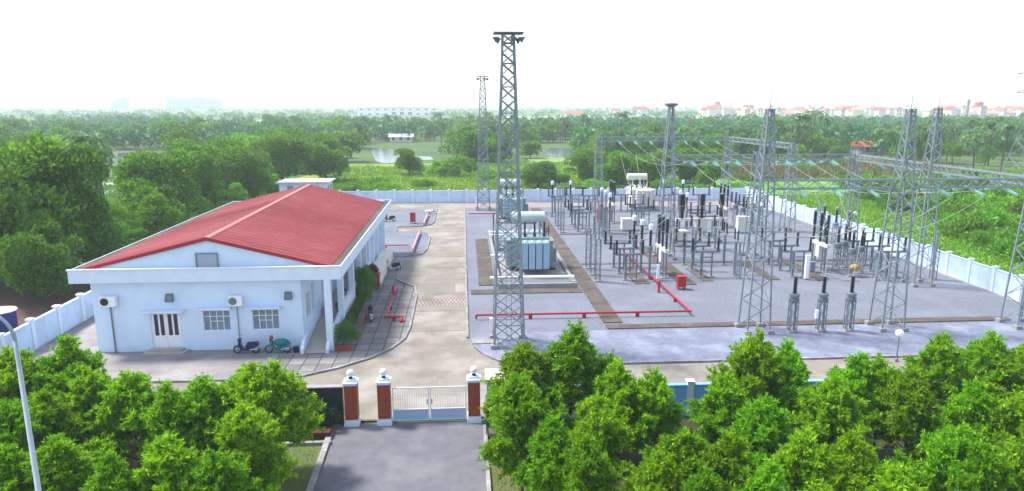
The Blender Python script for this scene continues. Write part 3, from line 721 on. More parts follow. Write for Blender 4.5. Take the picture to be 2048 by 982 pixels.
# strings and conductors
def string_mb(n=9):
    mb = MB(); prof = []
    for k in range(n): z = -.16*k; prof += [(.03, z), (.125, z-.035), (.13, z-.06), (.03, z-.08)]
    mb.lathe(prof[::-1], (0, 0, 0), 8); return mb
def istring():
    t = thing('insulator_string', '', 'insulator string')
    string_mb().build('glass_discs', M['glassins'], t)
    mb = MB(); mb.bar((0,0,.25), (0,0,0), .02); mb.bar((0,0,-1.42), (0,0,-1.7), .025); mb.build('fitting', M['galvd'], t); return t
PS = Proto(istring)
def strain(p, q, label, L=1.6):
    """insulator string pulled along a conductor from p towards q"""
    o = PS.put(p, 0, label, group='strain insulator strings holding the conductors')
    d = Vector(q) - Vector(p); o.rotation_mode = 'QUATERNION'; o.rotation_quaternion = (-d).to_track_quat('Z', 'Y'); d.normalize()
    return tuple(Vector(p) + d * 1.7)
def sagline(p, q, sag, r, name, label, m, group=None, n=14):
    pts = []
    for i in range(n+1):
        t_ = i/n; pts.append((p[0]+(q[0]-p[0])*t_, p[1]+(q[1]-p[1])*t_, p[2]+(q[2]-p[2])*t_ - 4*sag*t_*(1-t_)))
    mb = MB().path(pts, r, 6); return tag(mb.build(name, m), label, 'cable', group)
bx_l = (24.6, 27.1, 29.6); bx_r = (35.2, 37.8, 40.4)
where = {24.6: 'left bay, left phase', 27.1: 'left bay, middle phase', 29.6: 'left bay, right phase', 35.2: 'right bay, left phase', 37.8: 'right bay, middle phase', 40.4: 'right bay, right phase'}
for x in bx_l + bx_r:
    zb = ZB - .05
    for (y0, y1, ya, yb, nm, z1_, z2_) in ((108.5, 74.2, 'far beam', 'middle beam', 'rear', 11.1, zb), (73.0, 49.0, 'middle beam', 'front beam', 'front', zb, zb)):
        p, q = (x, y0, z1_), (x, y1, z2_)
        slope = 1.5
        a = strain(p, (x, y0-6, z1_-slope), f'strain insulator on the {ya}, {where[x]}, {nm} span')
        b = strain(q, (x, y1+6, z2_-slope), f'strain insulator on the {yb}, {where[x]}, back side, {nm} span')
        sagline(a, b, 1.25, .015, 'conductor', f'sagging conductor of the {where[x]}, {nm} span', M['cable'], 'conductors strung between the beams')
    PS.put((x+.0, 73.6, ZB-.1), 0, f'hanging insulator string under the middle beam, {where[x]}', group='hanging insulator strings')
for x in (24.4, 27.1, 29.8, 35.2, 37.8, 40.4):
    PS.put((x, 48.5, ZB-.1), 0, f'hanging insulator string under the front beam, {where[x if x in where else (24.6 if x < 26 else 29.6)]}', group='hanging insulator strings')
for i, x in enumerate((24.6, 27.1, 29.6)):
    PS.put((x, 109, 11.1), 0, f'hanging insulator string under the far beam, {ORD[i]} from its left tower', group='hanging insulator strings')
for i, y in enumerate((58, 55.2, 52.4)):
    PS.put((43.2, y+1, ZB-.1), 0, f'hanging insulator string under the right beam, {ORD[i]} from the tower', group='hanging insulator strings')
for i, y in enumerate((64, 66.6, 69.2)):
    PS.put((43.3, y, ZB-.1), 0, f'hanging insulator string under the right beam behind the tower, {ORD[i]} one', group='hanging insulator strings')

# ------------------------------------------------------------------ switchgear
def post(t, h, w_=.16, name='post', x=0, y=0, m=None):
    mb = MB(); mb.box(x-w_/2, x+w_/2, y-w_/2, y+w_/2, .12, h); mb.box(x-w_, x+w_, y-w_, y+w_, .12, .15); mb.build(name, m or M['galvd'], t)
    mb = MB(); mb.box(x-.28, x+.28, y-.28, y+.28, 0, .12); mb.build('footing', M['conc'], t)
def lat_post(t, h, w_=.42, x=0, y=0):
    wd = lambda z: w_
    lattice(t, wd, .12, h, max(4, int(h/.42)), .045, .022, 'z', cx=x, cy=y)
    mb = MB(); mb.box(x-.36, x+.36, y-.36, y+.36, 0, .12); mb.build('footing', M['conc'], t)
    mb = MB(); mb.box(x-w_/2-.05, x+w_/2+.05, y-w_/2-.05, y+w_/2+.05, h, h+.06); mb.build('top_plate', M['galvd'], t)

def arrester():          # lattice pedestal, two-tier tank and a single dark insulator
    t = thing('voltage_transformer', '', 'voltage transformer')
    lat_post(t, 2.35, .5)
    for sx in (-1, 1): MB().box(sx*.2-.04, sx*.2+.04, -.04, .04, .12, 2.35).build('conduit', M['galvd'], t)
    mb = MB(); mb.lathe([(.30, 2.41), (.38, 2.45), (.38, 2.65), (.28, 2.68), (.28, 2.76), (.36, 2.78), (.36, 2.98), (.2, 3.05)], n=12); mb.build('tank', M['galvd'], t)
    mb = MB(); mb.ins((0, 0, 3.05), 1.25, .18, 12, 10); mb.build('insulator', M['insd'], t)
    mb = MB(); mb.lathe([(.10, 4.3), (.12, 4.36), (.06, 4.42)], n=8); mb.bar((-.2, 0, 4.4), (.2, 0, 4.42), .02); mb.build('terminal', M['galv'], t); return t
PA = Proto(arrester)
for x, l in ((24.6, 'left'), (26.85, 'middle'), (29.05, 'right')):
    o = PA.put((x, 48.0, 0), 0, f'{l} one of the three front voltage transformers between the gantry towers', group='front row of voltage transformers')
mb = MB(); mb.box(26.28, 26.48, 47.75, 47.95, 1.1, 1.75)
tag(mb.build('terminal_box', M['white']), 'small white terminal box fixed to the middle front voltage transformer', 'terminal box')

def ct(h=2.9, hi=1.6, head=True):
    def mk():
        t = thing('current_transformer', '', 'current transformer')
        post(t, h, .2)
        mb = MB(); mb.lathe([(.14, h), (.26, h+.03), (.26, h+.4), (.14, h+.45)], n=10); mb.build('base_tank', M['galvd'], t)
        mb = MB(); mb.ins((0, 0, h+.45), hi, .185, 11, 8); mb.build('insulator', M['insd'], t)
        mb = MB(); z = h+.45+hi; mb.lathe([(.12, z), (.23, z+.04), (.24, z+.5), (.2, z+.56), (.05, z+.62)], n=12); mb.build('head', M['trim'], t)
        mb = MB(); mb.bar((-.42, 0, z+.25), (.42, 0, z+.25), .035, n=6); mb.build('terminal', M['galv'], t); return t
    return mk
PC = Proto(ct())
def vtm():
    t = thing('measuring_transformer', '', 'measuring transformer')
    lat_post(t, 2.3, .5)
    mb = MB(); mb.lathe([(.25, 2.36), (.36, 2.4), (.36, 2.8), (.2, 2.9)], n=10); mb.build('tank', M['galvd'], t)
    mb = MB(); mb.ins((0, 0, 2.9), 1.5, .19, 12, 8); mb.build('insulator', M['insd'], t)
    mb = MB(); mb.lathe([(.12, 4.4), (.2, 4.44), (.2, 4.7), (.06, 4.78)], n=10); mb.build('head', M['insg'], t); return t
PV = Proto(vtm)
def isolator(span=2.6, hp=2.55, double=True):
    def mk():
        t = thing('disconnector', '', 'disconnector')
        post(t, hp, .2, x=-.35); 
        mb = MB(); mb.box(-.35+.102, span*.28, -.05, .05, hp-.55, hp-.45); mb.build('brace', M['galvd'], t)
        post(t, hp, .14, x=span*.28)
        mb = MB()
        for y in (-.17, .17): mb.box(-span/2-.15, span/2+.15, y-.05, y+.05, hp, hp+.14)
        mb.build('base_beam', M['galvd'], t)
        for x in (-span/2, span/2):
            mb = MB(); mb.lathe([(.17, hp+.14), (.17, hp+.2)], (x, 0, 0), 8); mb.ins((x, 0, hp+.2), 1.25, .165, 10, 8); mb.build('insulator', M['insd'], t)
        z = hp+1.5
        mb = MB(); mb.bar((-span/2-.3, 0, z), (span/2+.3, 0, z), .045, n=6); mb.cbox((-span/2, 0, z), (.22, .16, .12)); mb.cbox((span/2, 0, z), (.22, .16, .12)); mb.cbox((0, 0, z), (.3, .12, .1)); mb.build('contact_arm', M['galv'], t)
        mb = MB(); mb.box(-.5, -.28, -.36, -.15, .9, 1.35); mb.build('drive_box', M['insg'], t); return t
    return mk
PI = Proto(isolator())
def breaker(n=3, gap=1.35, h1=1.5, h2=1.35):
    def mk():
        t = thing('circuit_breaker', '', 'circuit breaker')
        hb = 2.7; yl = gap*(n-1)/2
        for y in (-yl*.75, yl*.75):
            for x in (-.16, .16):
                mb = MB(); mb.box(x-.06, x+.06, y-.06, y+.06, .12, hb); mb.build('leg', M['galvd'], t)
            mb = MB(); mb.box(-.4, .4, y-.3, y+.3, 0, .12); mb.build('footing', M['conc'], t)
        mb = MB(); mb.box(-.2, .2, -yl-.45, yl+.45, hb, hb+.32); mb.build('housing', M['cream'], t)
        mb = MB(); mb.box(-.22, .28, -.38, .38, hb-1.25, hb-.02); C_ = mb.build('control_cabinet', M['cream'], t)
        for k in range(n):
            y = -yl + gap*k; z = hb+.32
            pc = MB(); pc.ins((0, y, z), h1, .17, 10, 8); pc.build('support_insulator', M['insd'], t)
            pc = MB(); pc.lathe([(.12, z+h1), (.16, z+h1+.04), (.12, z+h1+.14)], (0, y, 0), 8); pc.build('mid_flange', M['galv'], t)
            pc = MB(); pc.ins((0, y, z+h1+.14), h2, .24, 10, 8); pc.build('interrupter', M['insd'], t)
            pc = MB(); pc.lathe([(.14, z+h1+h2+.14), (.16, z+h1+h2+.2), (.1, z+h1+h2+.28)], (0, y, 0), 8); pc.bar((0, y, z+h1+.08), (.55, y, z+h1+.1), .03, n=6); pc.build('terminal', M['galv'], t)
        return t
    return mk
PB = Proto(breaker())
def bus_post(h=4.2, hi=1.7):
    def mk():
        t = thing('busbar_support', '', 'busbar support')
        lat_post(t, h, .44)
        mb = MB(); mb.ins((0, 0, h+.06), hi, .15, 10, 8); mb.build('insulator', M['insg'], t)
        mb = MB(); mb.lathe([(.07, h+hi+.06), (.1, h+hi+.1), (.05, h+hi+.2)], n=8); mb.bar((-.3, 0, h+hi+.15), (.3, 0, h+hi+.15), .03, n=6); mb.build('clamp', M['galv'], t); return t
    return mk
PL = Proto(bus_post())
def tpost():
    t = thing('cable_post', '', 'steel post'); post(t, 3.4, .22)
    for y in (-.4, .4):
        mb = MB(); mb.ins((0, y, 3.55), 1.1, .12, 8, 8); mb.build('insulator', M['insd'], t)
    mb = MB(); mb.box(-.1, .1, -.6, .6, 3.402, 3.54); mb.bar((0, -.6, 4.72), (0, .6, 4.72), .03); mb.build('crossarm', M['galv'], t); return t
PT = Proto(tpost)

ph = ('front', 'middle', 'rear')
GP = {'s': 'busbar supports on lattice posts', 'i': 'disconnectors', 'c': 'current transformers', 'b': 'circuit breakers', 'v': 'measuring transformers on lattice stands', 't': 'steel posts with twin insulators'}
used_lab = {}
def put(kind, x, y, label, rz=0.0, sc=None):
    P = {'s': PL, 'i': PI, 'c': PC, 'b': PB, 'v': PV, 't': PT}[kind]
    k = used_lab.get(label, 0); used_lab[label] = k+1
    return P.put((x, y, 0), rz, label, sc, GP[kind])
rowsA = (63.9, 66.6, 69.3)
for i, y in enumerate(rowsA):
    put('s', 12.75, y, f'{ph[i]} lattice busbar support of the three beside the long trench')
    put('i', 15.9, y+.3, f'{ph[i]} disconnector of the first row, left of the white-headed current transformers')
    put('c', 18.0 - i*.15, y+.6, f'{ph[i]} of the three white-headed current transformers left of the nearest breaker')
    put('i', 23.7, y+1.0, f'{ph[i]} disconnector of the first row, behind the red fire cabinet')
    put('i', 32.9, y+.5, f'{ph[i]} disconnector of the first row, between the left and right gantry bays')
    put('i', 42.2, y-.3, f'{ph[i]} disconnector of the first row, against the right wall')
    put('v', 38.6, y+.5, f'{ph[i]} dark insulator on a lattice stand right of the right-hand breaker')
    put('v', 40.3 - .2*i, y-1.2, f'{ph[i]} dark insulator on a lattice stand in front of the right wall')
put('b', 19.6, 65.8, 'circuit breaker with three dark poles nearest the red fire cabinet')
put('b', 36.6, 67.1, 'circuit breaker with three dark poles and long white housing in the right bay')
put('t', 27.2, 65.9, 'front steel post with twin insulators in the middle of the yard')
put('t', 27.6, 69.9, 'rear steel post with twin insulators in the middle of the yard')
PL.put((26.9, 64.2, 0), 0, 'short lattice post with one insulator left of the front gantry tower', (1, 1, .62), GP['s'])
PL.put((45.9, 62.4, 0), 0, 'short lattice post beside the tower near the right wall', (1, 1, .8), GP['s'])
PL.put((46.6, 86.2, 0), 0, 'lattice post standing against the white wall near the far right tower', (1, 1, .8), GP['s'])
rowsB = (89.8, 92.6, 95.4)
for i, y in enumerate(rowsB):
    put('s', 12.9, y, f'{ph[i]} lattice busbar support of the second row, beside the long trench')
    put('i', 15.5, y+.5, f'{ph[i]} disconnector of the second row, nearest the long trench')
    put('s', 17.6, y-5.5, f'{ph[i]} lattice busbar support left of the middle gantry tower')
    put('c', 19.0, y-1.5, f'{ph[i]} current transformer of the second row, left of its breaker')
    put('i', 24.6, y+2.2, f'{ph[i]} disconnector of the second row, in front of the white transformer')
    put('i', 31.5, y-3.5, f'{ph[i]} disconnector of the second row, right of the middle tower')
    put('c', 29.2, y-2.0, f'{ph[i]} current transformer of the second row, right of the middle tower')
    put('v', 38.7, y-.5, f'{ph[i]} dark insulator on a lattice stand of the second row')
    put('v', 44.9, y-13.6, f'{ph[i]} arrester on a lattice stand along the white right wall')
    put('i', 41.2, y+4, f'{ph[i]} disconnector of the second row, near the right wall')
put('b', 21.2, 97.2, 'circuit breaker with three dark poles in front of the far wall')
put('b', 36.0, 92.5, 'circuit breaker with three dark poles and white housing, far right of the yard')
put('b', 29.4, 82.5, 'circuit breaker with poles side by side across the yard, behind the middle tower', R(90), (1, 1.85, 1))
for i, x in enumerate((24.0, 26.6, 29.4)):
    put('i', x + .3, 77.5, f'{ORD[i]} disconnector turned along the yard under the middle beam, counted from the tower', R(90))
for i, x in enumerate((14.5, 17.5, 20.0, 25.5, 32, 35, 38)):
    put('i', x, 107.5 + (i % 2), f'{ORD[i]} disconnector from the left in the row along the far wall')
for i, x in enumerate((13.2, 16.0, 30.5, 33.5)):
    put('c', x, 103, f'{ORD[i]} current transformer from the left in the far row')

# busbar tubes joining equipment (rigid)
def tube(p, q, label, r=.04): return tag(MB().bar(p, q, r, n=6).build('busbar', M['galv']), label, 'busbar', 'rigid busbars linking the equipment')
for i, y in enumerate(rowsA):
    sagline((12.75, y, 6.1), (14.4, y+.3, 4.15), .15, .02, 'jumper_cable', f'jumper from the {ph[i]} lattice support to its disconnector', M['cable'], 'jumper cables')
    sagline((17.4, y+.3, 4.1), (18.0-i*.15, y+.6, 5.2), .2, .02, 'jumper_cable', f'jumper from the {ph[i]} disconnector to its current transformer', M['cable'], 'jumper cables')
    sagline((18.0-i*.15, y+.6, 5.2), (19.6, 64.45+1.35*i, 6.3), .25, .02, 'jumper_cable', f'jumper from the {ph[i]} current transformer to the nearest breaker', M['cable'], 'jumper cables')
    sagline((20.1, 64.45+1.35*i, 4.7), (22.3, y+1, 4.1), .25, .02, 'jumper_cable', f'jumper from the nearest breaker to the {ph[i]} disconnector', M['cable'], 'jumper cables')
    sagline((25.2, y+1, 4.1), (31.4, y+.5, 4.1), .5, .02, 'jumper_cable', f'{ph[i]} long jumper between the two central disconnectors', M['cable'], 'jumper cables')
    sagline((34.4, y+.5, 4.1), (36.6, 65.75+1.35*i, 5.2), .2, .02, 'jumper_cable', f'jumper from the {ph[i]} disconnector to the right-hand breaker', M['cable'], 'jumper cables')
    sagline((37.1, 65.75+1.35*i, 4.7), (38.6, y+.5, 4.75), .15, .02, 'jumper_cable', f'{ph[i]} jumper from the right-hand breaker to the next insulator', M['cable'], 'jumper cables')
    sagline((38.6, y+.5, 4.75), (40.8, y-.3, 4.1), .3, .02, 'jumper_cable', f'{ph[i]} jumper to the disconnector against the right wall', M['cable'], 'jumper cables')
# droppers from beams to equipment
dl = [(24.6, 72.6, 9.2, 23.0, 70.3, 4.2), (27.1, 72.6, 9.2, 27.6, 69.9, 4.8), (29.6, 72.6, 9.2, 31.5, 69.8, 4.2), (35.2, 72.6, 9.2, 34.2, 69.8, 4.2), (37.8, 72.6, 9.2, 38.6, 69.8, 4.8), (40.4, 72.6, 9.2, 41, 69, 4.2),
      (24.4, 48.5, 9.2, 24.6, 48.0, 4.4), (27.1, 48.5, 9.2, 26.85, 48.0, 4.4), (29.8, 48.5, 9.2, 29.05, 48.0, 4.4), (24.6, 107.5, 9.3, 24.6, 98, 4.1), (27.1, 107.5, 9.3, 26, 98, 4.1), (29.6, 107.5, 9.3, 30.5, 103, 5.2),
      (35.2, 50.4, 9.9, 34.0, 64.4, 4.1), (37.8, 50.4, 9.9, 38.6, 64.4, 4.8), (40.4, 50.4, 9.9, 40.3, 62.7, 4.8)]
for i, (a, b, c, d, e, f) in enumerate(dl):
    bay = 'front beam' if b < 51 else ('middle beam' if b < 80 else 'far beam')
    sagline((a, b, c), (d, e, f), .9 if abs(b-e) > 5 else .3, .02, 'dropper_cable', f'thin dropper wire from the {bay} down to equipment at {["left","middle","right"][i % 3]}', M['drop'], f'dropper wires of the {bay}', 10)

# transformers
def transformer(body, consm, radm, name_label, loc, full=True, rz=0, s=1.0, wl=1.9):
    t = thing('power_transformer', name_label, 'transformer', loc, rz, s=s)
    mb = MB(); mb.box(-wl, 1.9, 1.0, 5.2, .75, 3.3); mb.box(-wl-.1, 2.0, .9, 5.3, 3.3, 3.42); mb.box(-wl+.4, 1.5, 1.4, 4.8, 3.42, 3.65)
    for k in range(int(wl+1.9)): mb.box(-wl+.4+k, -wl+.5+k, .9, .998, .8, 3.25)
    mb.box(-wl-.08, -wl-.002, 1.6, 1.7, .8, 3.2); mb.box(-wl-.08, -wl-.002, 4.4, 4.5, .8, 3.2); mb.build('tank', body, t)
    mb = MB(); mb.box(-1.6, 1.6, 1.1, 5.1, .45, .75)
    for y in (1.3, 4.7): mb.box(-2.2, 2.2, y-.15, y+.15, .3, .5)
    mb.build('skid', M['black'], t)
    # radiator banks: each panel is a flat finned leaf
    for side in range(2):
        mb = MB(); y0 = -.62 if side == 0 else 5.55
        for g in range(4):
            xg = .0 + g*.72 - 1.42
            for k in range(7): mb.box(xg + k*.09, xg + k*.09 + .055, y0, y0+1.15, .8, 3.5)
            mb.box(xg-.01, xg+.61, y0-.02, y0-.003, .84, 3.46)
        rb = mb.build('radiator', radm, t)
        mb = MB()
        for g in range(4):
            xg = g*.72 - 1.12
            mb.bar((xg, y0+.9, 3.45), (xg, y0+1.5 if side == 0 else y0-.4, 3.2), .06, n=6); mb.bar((xg, y0-.05, 3.62), (xg, y0+.35, 3.7), .05, n=6)
        mb.build('pipe', M['white'], rb)
    mb = MB()
    vs = MB().lathe([(.05, -1.85), (.5, -1.75), (.58, -1.68), (.58, 1.68), (.5, 1.75), (.05, 1.85)], n=16)
    mb.add([(z-.35, x+4.2, y+5.35) for x, y, z in vs.v], [f[::-1] for f in vs.f]); mb.build('conservator', consm, t, False)
    mb = MB()
    for x in (-1.1, 1.4): mb.bar((x-.5, 4.2, 3.4), (x-.5, 4.2, 4.85), .07, n=6); mb.bar((x, 5.0, 3.4), (x-.5, 4.2, 4.85), .05, n=6)
    mb.bar((.6, 2.2, 3.7), (.6, 3.3, 4.7), .06, n=6); mb.bar((-.8, 1.5, 3.6), (-.2, 3.2, 4.6), .05, n=6); mb.build('support', M['galvd'], t)
    for i, (x, y) in enumerate(((-.9, 2.0), (0.1, 2.0), (1.1, 2.0))):
        mb = MB(); mb.lathe([(.16, 3.65), (.16, 3.95)], (x, y, 0), 8); mb.ins((x, y, 3.95), 1.25, .15, 10, 8); mb.build('bushing', M['insd'], t)
    for i, x in enumerate((1.35, 1.6, 1.85)):
        mb = MB(); mb.ins((x-.1, 2.6+i*.45, 3.5), .95, .09, 7, 8); mb.build('bushing', M['insd'], t)
    mb = MB(); mb.box(1.92, 2.35, 1.6, 2.5, 1.0, 2.4); mb.build('control_cabinet', body, t)
    mb = MB(); mb.box(-wl-.6, 3.0, -.9, 6.9, .02, .3); mb.build('plinth', M['conc'], t)
    return t
transformer(M['tank'], M['cons'], M['rad'], 'large grey-green transformer with blue-grey radiators behind the near mast', (6.9, 66.6, 0), wl=2.8)
transformer(M['tank'], M['cons'], M['rad'], 'grey transformer partly hidden behind the near mast, at the far end of the yard', (6.9, 98.5, 0), s=1.0)
o = transformer(M['cream'], M['cream'], M['cream'], 'cream-white transformer standing against the far wall', (29.0, 108.6, 0), s=.95)
for i in range(3):
    MB().lathe([(.26, 0), (.22, .2), (.07, 1.0), (.06, 1.3)], (-1.4 + 1.3*i, 2.9, 3.65), 8).build('turret_bushing', M['cons'], o)
# oil pit walls and pipes around transformer
def lowwall(x0, x1, y0, y1, h, label): return tag(MB().box(x0, x1, y0, y1, 0, h).build('low_wall', M['conc']), label, 'low wall')
lowwall(2.9, 3.2, 61.8, 90, .5, 'long low concrete kerb wall left of the transformer bay')
lowwall(10.0, 10.3, 62.3, 76, .5, 'low concrete kerb wall right of the transformer')
lowwall(3.2, 10.3, 61.8, 62.1, .45, 'low concrete kerb wall in front of the transformer')
lowwall(3.2, 10.0, 78.5, 78.9, .45, 'low concrete kerb wall behind the transformer')
lowwall(3.2, 10.3, 88.5, 88.9, .45, 'low concrete kerb wall in front of the far grey transformer')
for y, x0, x1, z, lb_ in ((63.2, 2.2, 10.3, .75, 'white pipe crossing just in front of the transformer'), (72.3, 2.6, 5.0, .9, 'white pipe left of the transformer tank'), (84.6, 2.9, 6.2, .8, 'front one of two white pipes behind the transformer'), (86.6, 2.9, 6.2, .8, 'rear one of two white pipes behind the transformer')):
    tag(MB().bar((x0, y, z), (x1, y, z), .14, n=8).bar((x0+.3, y, z), (x0+.3, y, 0), .05).bar((x1-.3, y, z), (x1-.3, y, 0), .05).build('pipe', M['white']), lb_, 'pipe')
t = thing('surge_arrester', 'slim dark surge arrester on a thin post beside the white pipes behind the trench', 'surge arrester', (3.4, 84.0, 0))
post(t, 1.9, .12); MB().ins((0, 0, 1.9), 1.7, .12, 9, 8).build('insulator', M['insd'], t); MB().bar((0, 0, 3.6), (0, 0, 3.8), .04, n=6).build('terminal', M['galv'], t)
# joints sawn into the road slab
jm = MB()
for y_ in np.arange(50, 110, 5.2): jm.box(-4.4, -.12, y_, y_+.045, .0, .0125)
struct(jm.build('road_joints', mat('joint_filler', (.10, .09, .08), .95)))
# dark bay floor
sheet('transformer_pit', [(3.25,62.2),(9.95,62.2),(9.95,78.4),(3.25,78.4)], .022, mat('oily_stone', (.17,.175,.21), .95, (.12,.125,.155), 2.5, bump=.5))
# cabinets
def cabinet(x, y, w_, d, h, m, label, name='cabinet'):
    t = thing(name, label, 'cabinet', (x, y, 0))
    MB().box(-w_/2, w_/2, -d/2, d/2, .15, h).build('body', m, t); MB().box(-w_/2-.05, w_/2+.05, -d/2-.05, d/2+.05, h, h+.07).build('roof', m, t)
    MB().box(-w_/2+.07, w_/2-.07, -d/2-.03, -d/2-.003, .25, h-.1).build('door', m, t); MB().box(-w_/2+.1, w_/2-.1, -d/2+.08, d/2-.08, 0, .15).build('plinth', M['conc'], t); return t
cabinet(37.0, 88.0, 1.5, .9, 2.2, M['cream'], 'beige control cabinet behind the front left gantry tower')
cabinet(26.0, 80.0, 1.5, 1.0, 1.9, M['cream'], 'cream cabinet right of the middle gantry tower')
cabinet(22.1, 91.0, 1.7, 1.2, 1.6, M['cream'], 'wide cream cabinet in front of the second row breaker')
cabinet(33.4, 63.2, .35, .3, 2.4, M['white'], 'slim white marshalling box on the front disconnector post')
cabinet(35.4, 66.0, .5, .4, 1.1, M['insg'], 'grey drive box beside the right-hand breaker')
cabinet(18.75, 64.0, .25, .25, 1.5, M['white'], 'slim white box beside the nearest circuit breaker leg')

# ------------------------------------------------------------------ red fire pipes and cabinets
def rpipe(pts, label, r=.085, m=None):
    t = thing('fire_pipe', label, 'fire pipe', (0, 0, 0)); MB().path(pts, r, 8).build('pipe', m or M['red'], t)
    for a, b in zip(pts, pts[1:]):
        L = math.dist(a, b); 
        if abs(a[2]-b[2]) > .3: continue
        for k in range(1, max(2, int(L/4))):
            f = k/max(2, int(L/4)); x, y, z = (a[j] + (b[j]-a[j])*f for j in range(3))
            MB().box(x-.14, x+.14, y-.08, y+.08, .0, z-.02).build('support', M['red'], t)
        x, y, z = b; MB().lathe([(r*1.6, -.06), (r*1.6, .06)], (x, y, z), 8).build('flange', M['red'], t)
rpipe([(.7, 52.6, .1), (.7, 52.6, .4), (18.2, 52.5, .4), (18.2, 60.5, .4), (18.05, 68, .4), (18.1, 76, .4)], 'long red fire pipe crossing the gravel yard in front of the transformer')
rpipe([(-6.5, 58.9, 1.3), (-6.5, 58.9, .35), (-6.5, 52.8, .35), (-5.25, 52.8, .35), (-5.25, 52.4, .1)], 'red fire pipe with an upright end on the slab pavement', .1)
rpipe([(-6.5, 58.9, .35), (-6.6, 62.6, .35)], 'short red pipe continuing along the pavement past the upright')
rpipe([(-6.3, 76.6, .35), (-6.2, 90, .35)], 'red pipe coloured sunlit-pale on the curved gravel bed left of the road', .15, M['redl'])  # pale colour imitates sun on a red pipe
rpipe([(-6.0, 96.0, .4), (-5.9, 105, .4)], 'red pipe coloured sunlit-pale on the far gravel bed left of the road', .15, M['redl'])
rpipe([(-6.4, 107, .45), (-5.2, 107.2, .45)], 'short pipe coloured white like its sunlit top at the far corner of the gravel bed', .2, M['white'])  # white stands in for the sunlit top of the pipe
rpipe([(-12.5, 81.5, .3), (-7.0, 81.5, .3)], 'thin red pipe running from the building wall to the gravel bed', .07)
rpipe([(.4, 104.5, .4), (12.5, 104.5, .4)], 'far red fire pipe running behind the far grey transformer')
def firecab(x, y, h, w_, label):
    t = thing('fire_cabinet', label, 'fire cabinet', (x, y, 0))
    MB().box(-w_/2, w_/2, -w_*.4, w_*.4, .25, h).build('body', M['red'], t); MB().box(-w_/2+.05, w_/2-.05, -w_*.4-.025, -w_*.4-.002, .32, h-.08).build('door', M['red'], t)
    for x_ in (-w_/2+.06, w_/2-.06): MB().box(x_-.03, x_+.03, -w_*.35, w_*.35, 0, .25).build('leg', M['red'], t)
    MB().box(-w_/2-.03, w_/2+.03, -w_*.4-.04, w_*.4+.03, h, h+.05).build('lid', M['red'], t)
firecab(20.0, 60.6, 1.25, .75, 'red fire cabinet on the gravel in front of the nearest breaker')
firecab(19.5, 97.4, 1.9, .8, 'red fire cabinet deep in the yard beside the far circuit breaker')
firecab(-7.7, 98.5, 1.6, .75, 'red fire cabinet on the far left gravel bed')
firecab(-8.55, 62.8, 1.4, .7, 'red fire cabinet beside the hedge at the building')
t = thing('fire_hydrant', 'red upright hydrant on the fire pipe near the red cabinet', 'hydrant', (17.6, 59.6, 0))
MB().lathe([(.16, 0), (.16, .08), (.11, .1), (.11, 1.0), (.15, 1.02), (.15, 1.12), (.05, 1.2)], n=10).build('body', M['red'], t)
MB().bar((-.22, 0, .8), (.22, 0, .8), .06, n=8).build('outlet', M['red'], t)

# ------------------------------------------------------------------ lamps
def globe_lamp(x, y, h, label):
    t = thing('globe_lamp', label, 'lamp post', (x, y, 0))
    MB().lathe([(.12, 0), (.12, .2), (.05, .25), (.035, h-.3), (.09, h-.27), (.09, h-.2)], n=8).build('pole', M['galvd'], t)
    MB().sphere((0, 0, h), .27, 16, 10).build('globe', M['globe'], t, True)
globe_lamp(28.8, 41.6, 2.0, 'white globe lamp behind the acacia trees right of the gate')
x, y = at(1711, 427, 2.6); globe_lamp(x, y, 2.6, 'white globe lamp on a short pole against the right wall')
x, y = at(1545, 374, 3.0); globe_lamp(47.5, 108, 3.0, 'white globe lamp near the far right corner of the yard')
t = thing('street_lamp', 'tall tapering grey street lamp pole with arm bending left, at the left edge', 'street lamp', (-14.45, 21.8, 0))
MB().lathe([(.2, 0), (.2, .04), (.105, .05), (.062, 9.6)], n=12).build('pole', M['lampg'], t, True)
pts = [(0, 0, 9.55)] + [(-1.25 + 1.25*math.cos(R(a)), 0, 9.6 + 1.1*math.sin(R(a))) for a in range(0, 91, 10)] + [(-2.4, 0, 10.72)]
MB().path(pts, .062, 10, .045).build('arm', M['lampg'], t)
MB().cbox((-2.75, 0, 10.70), (.8, .28, .13)).build('lamp_head', M['galvd'], t)

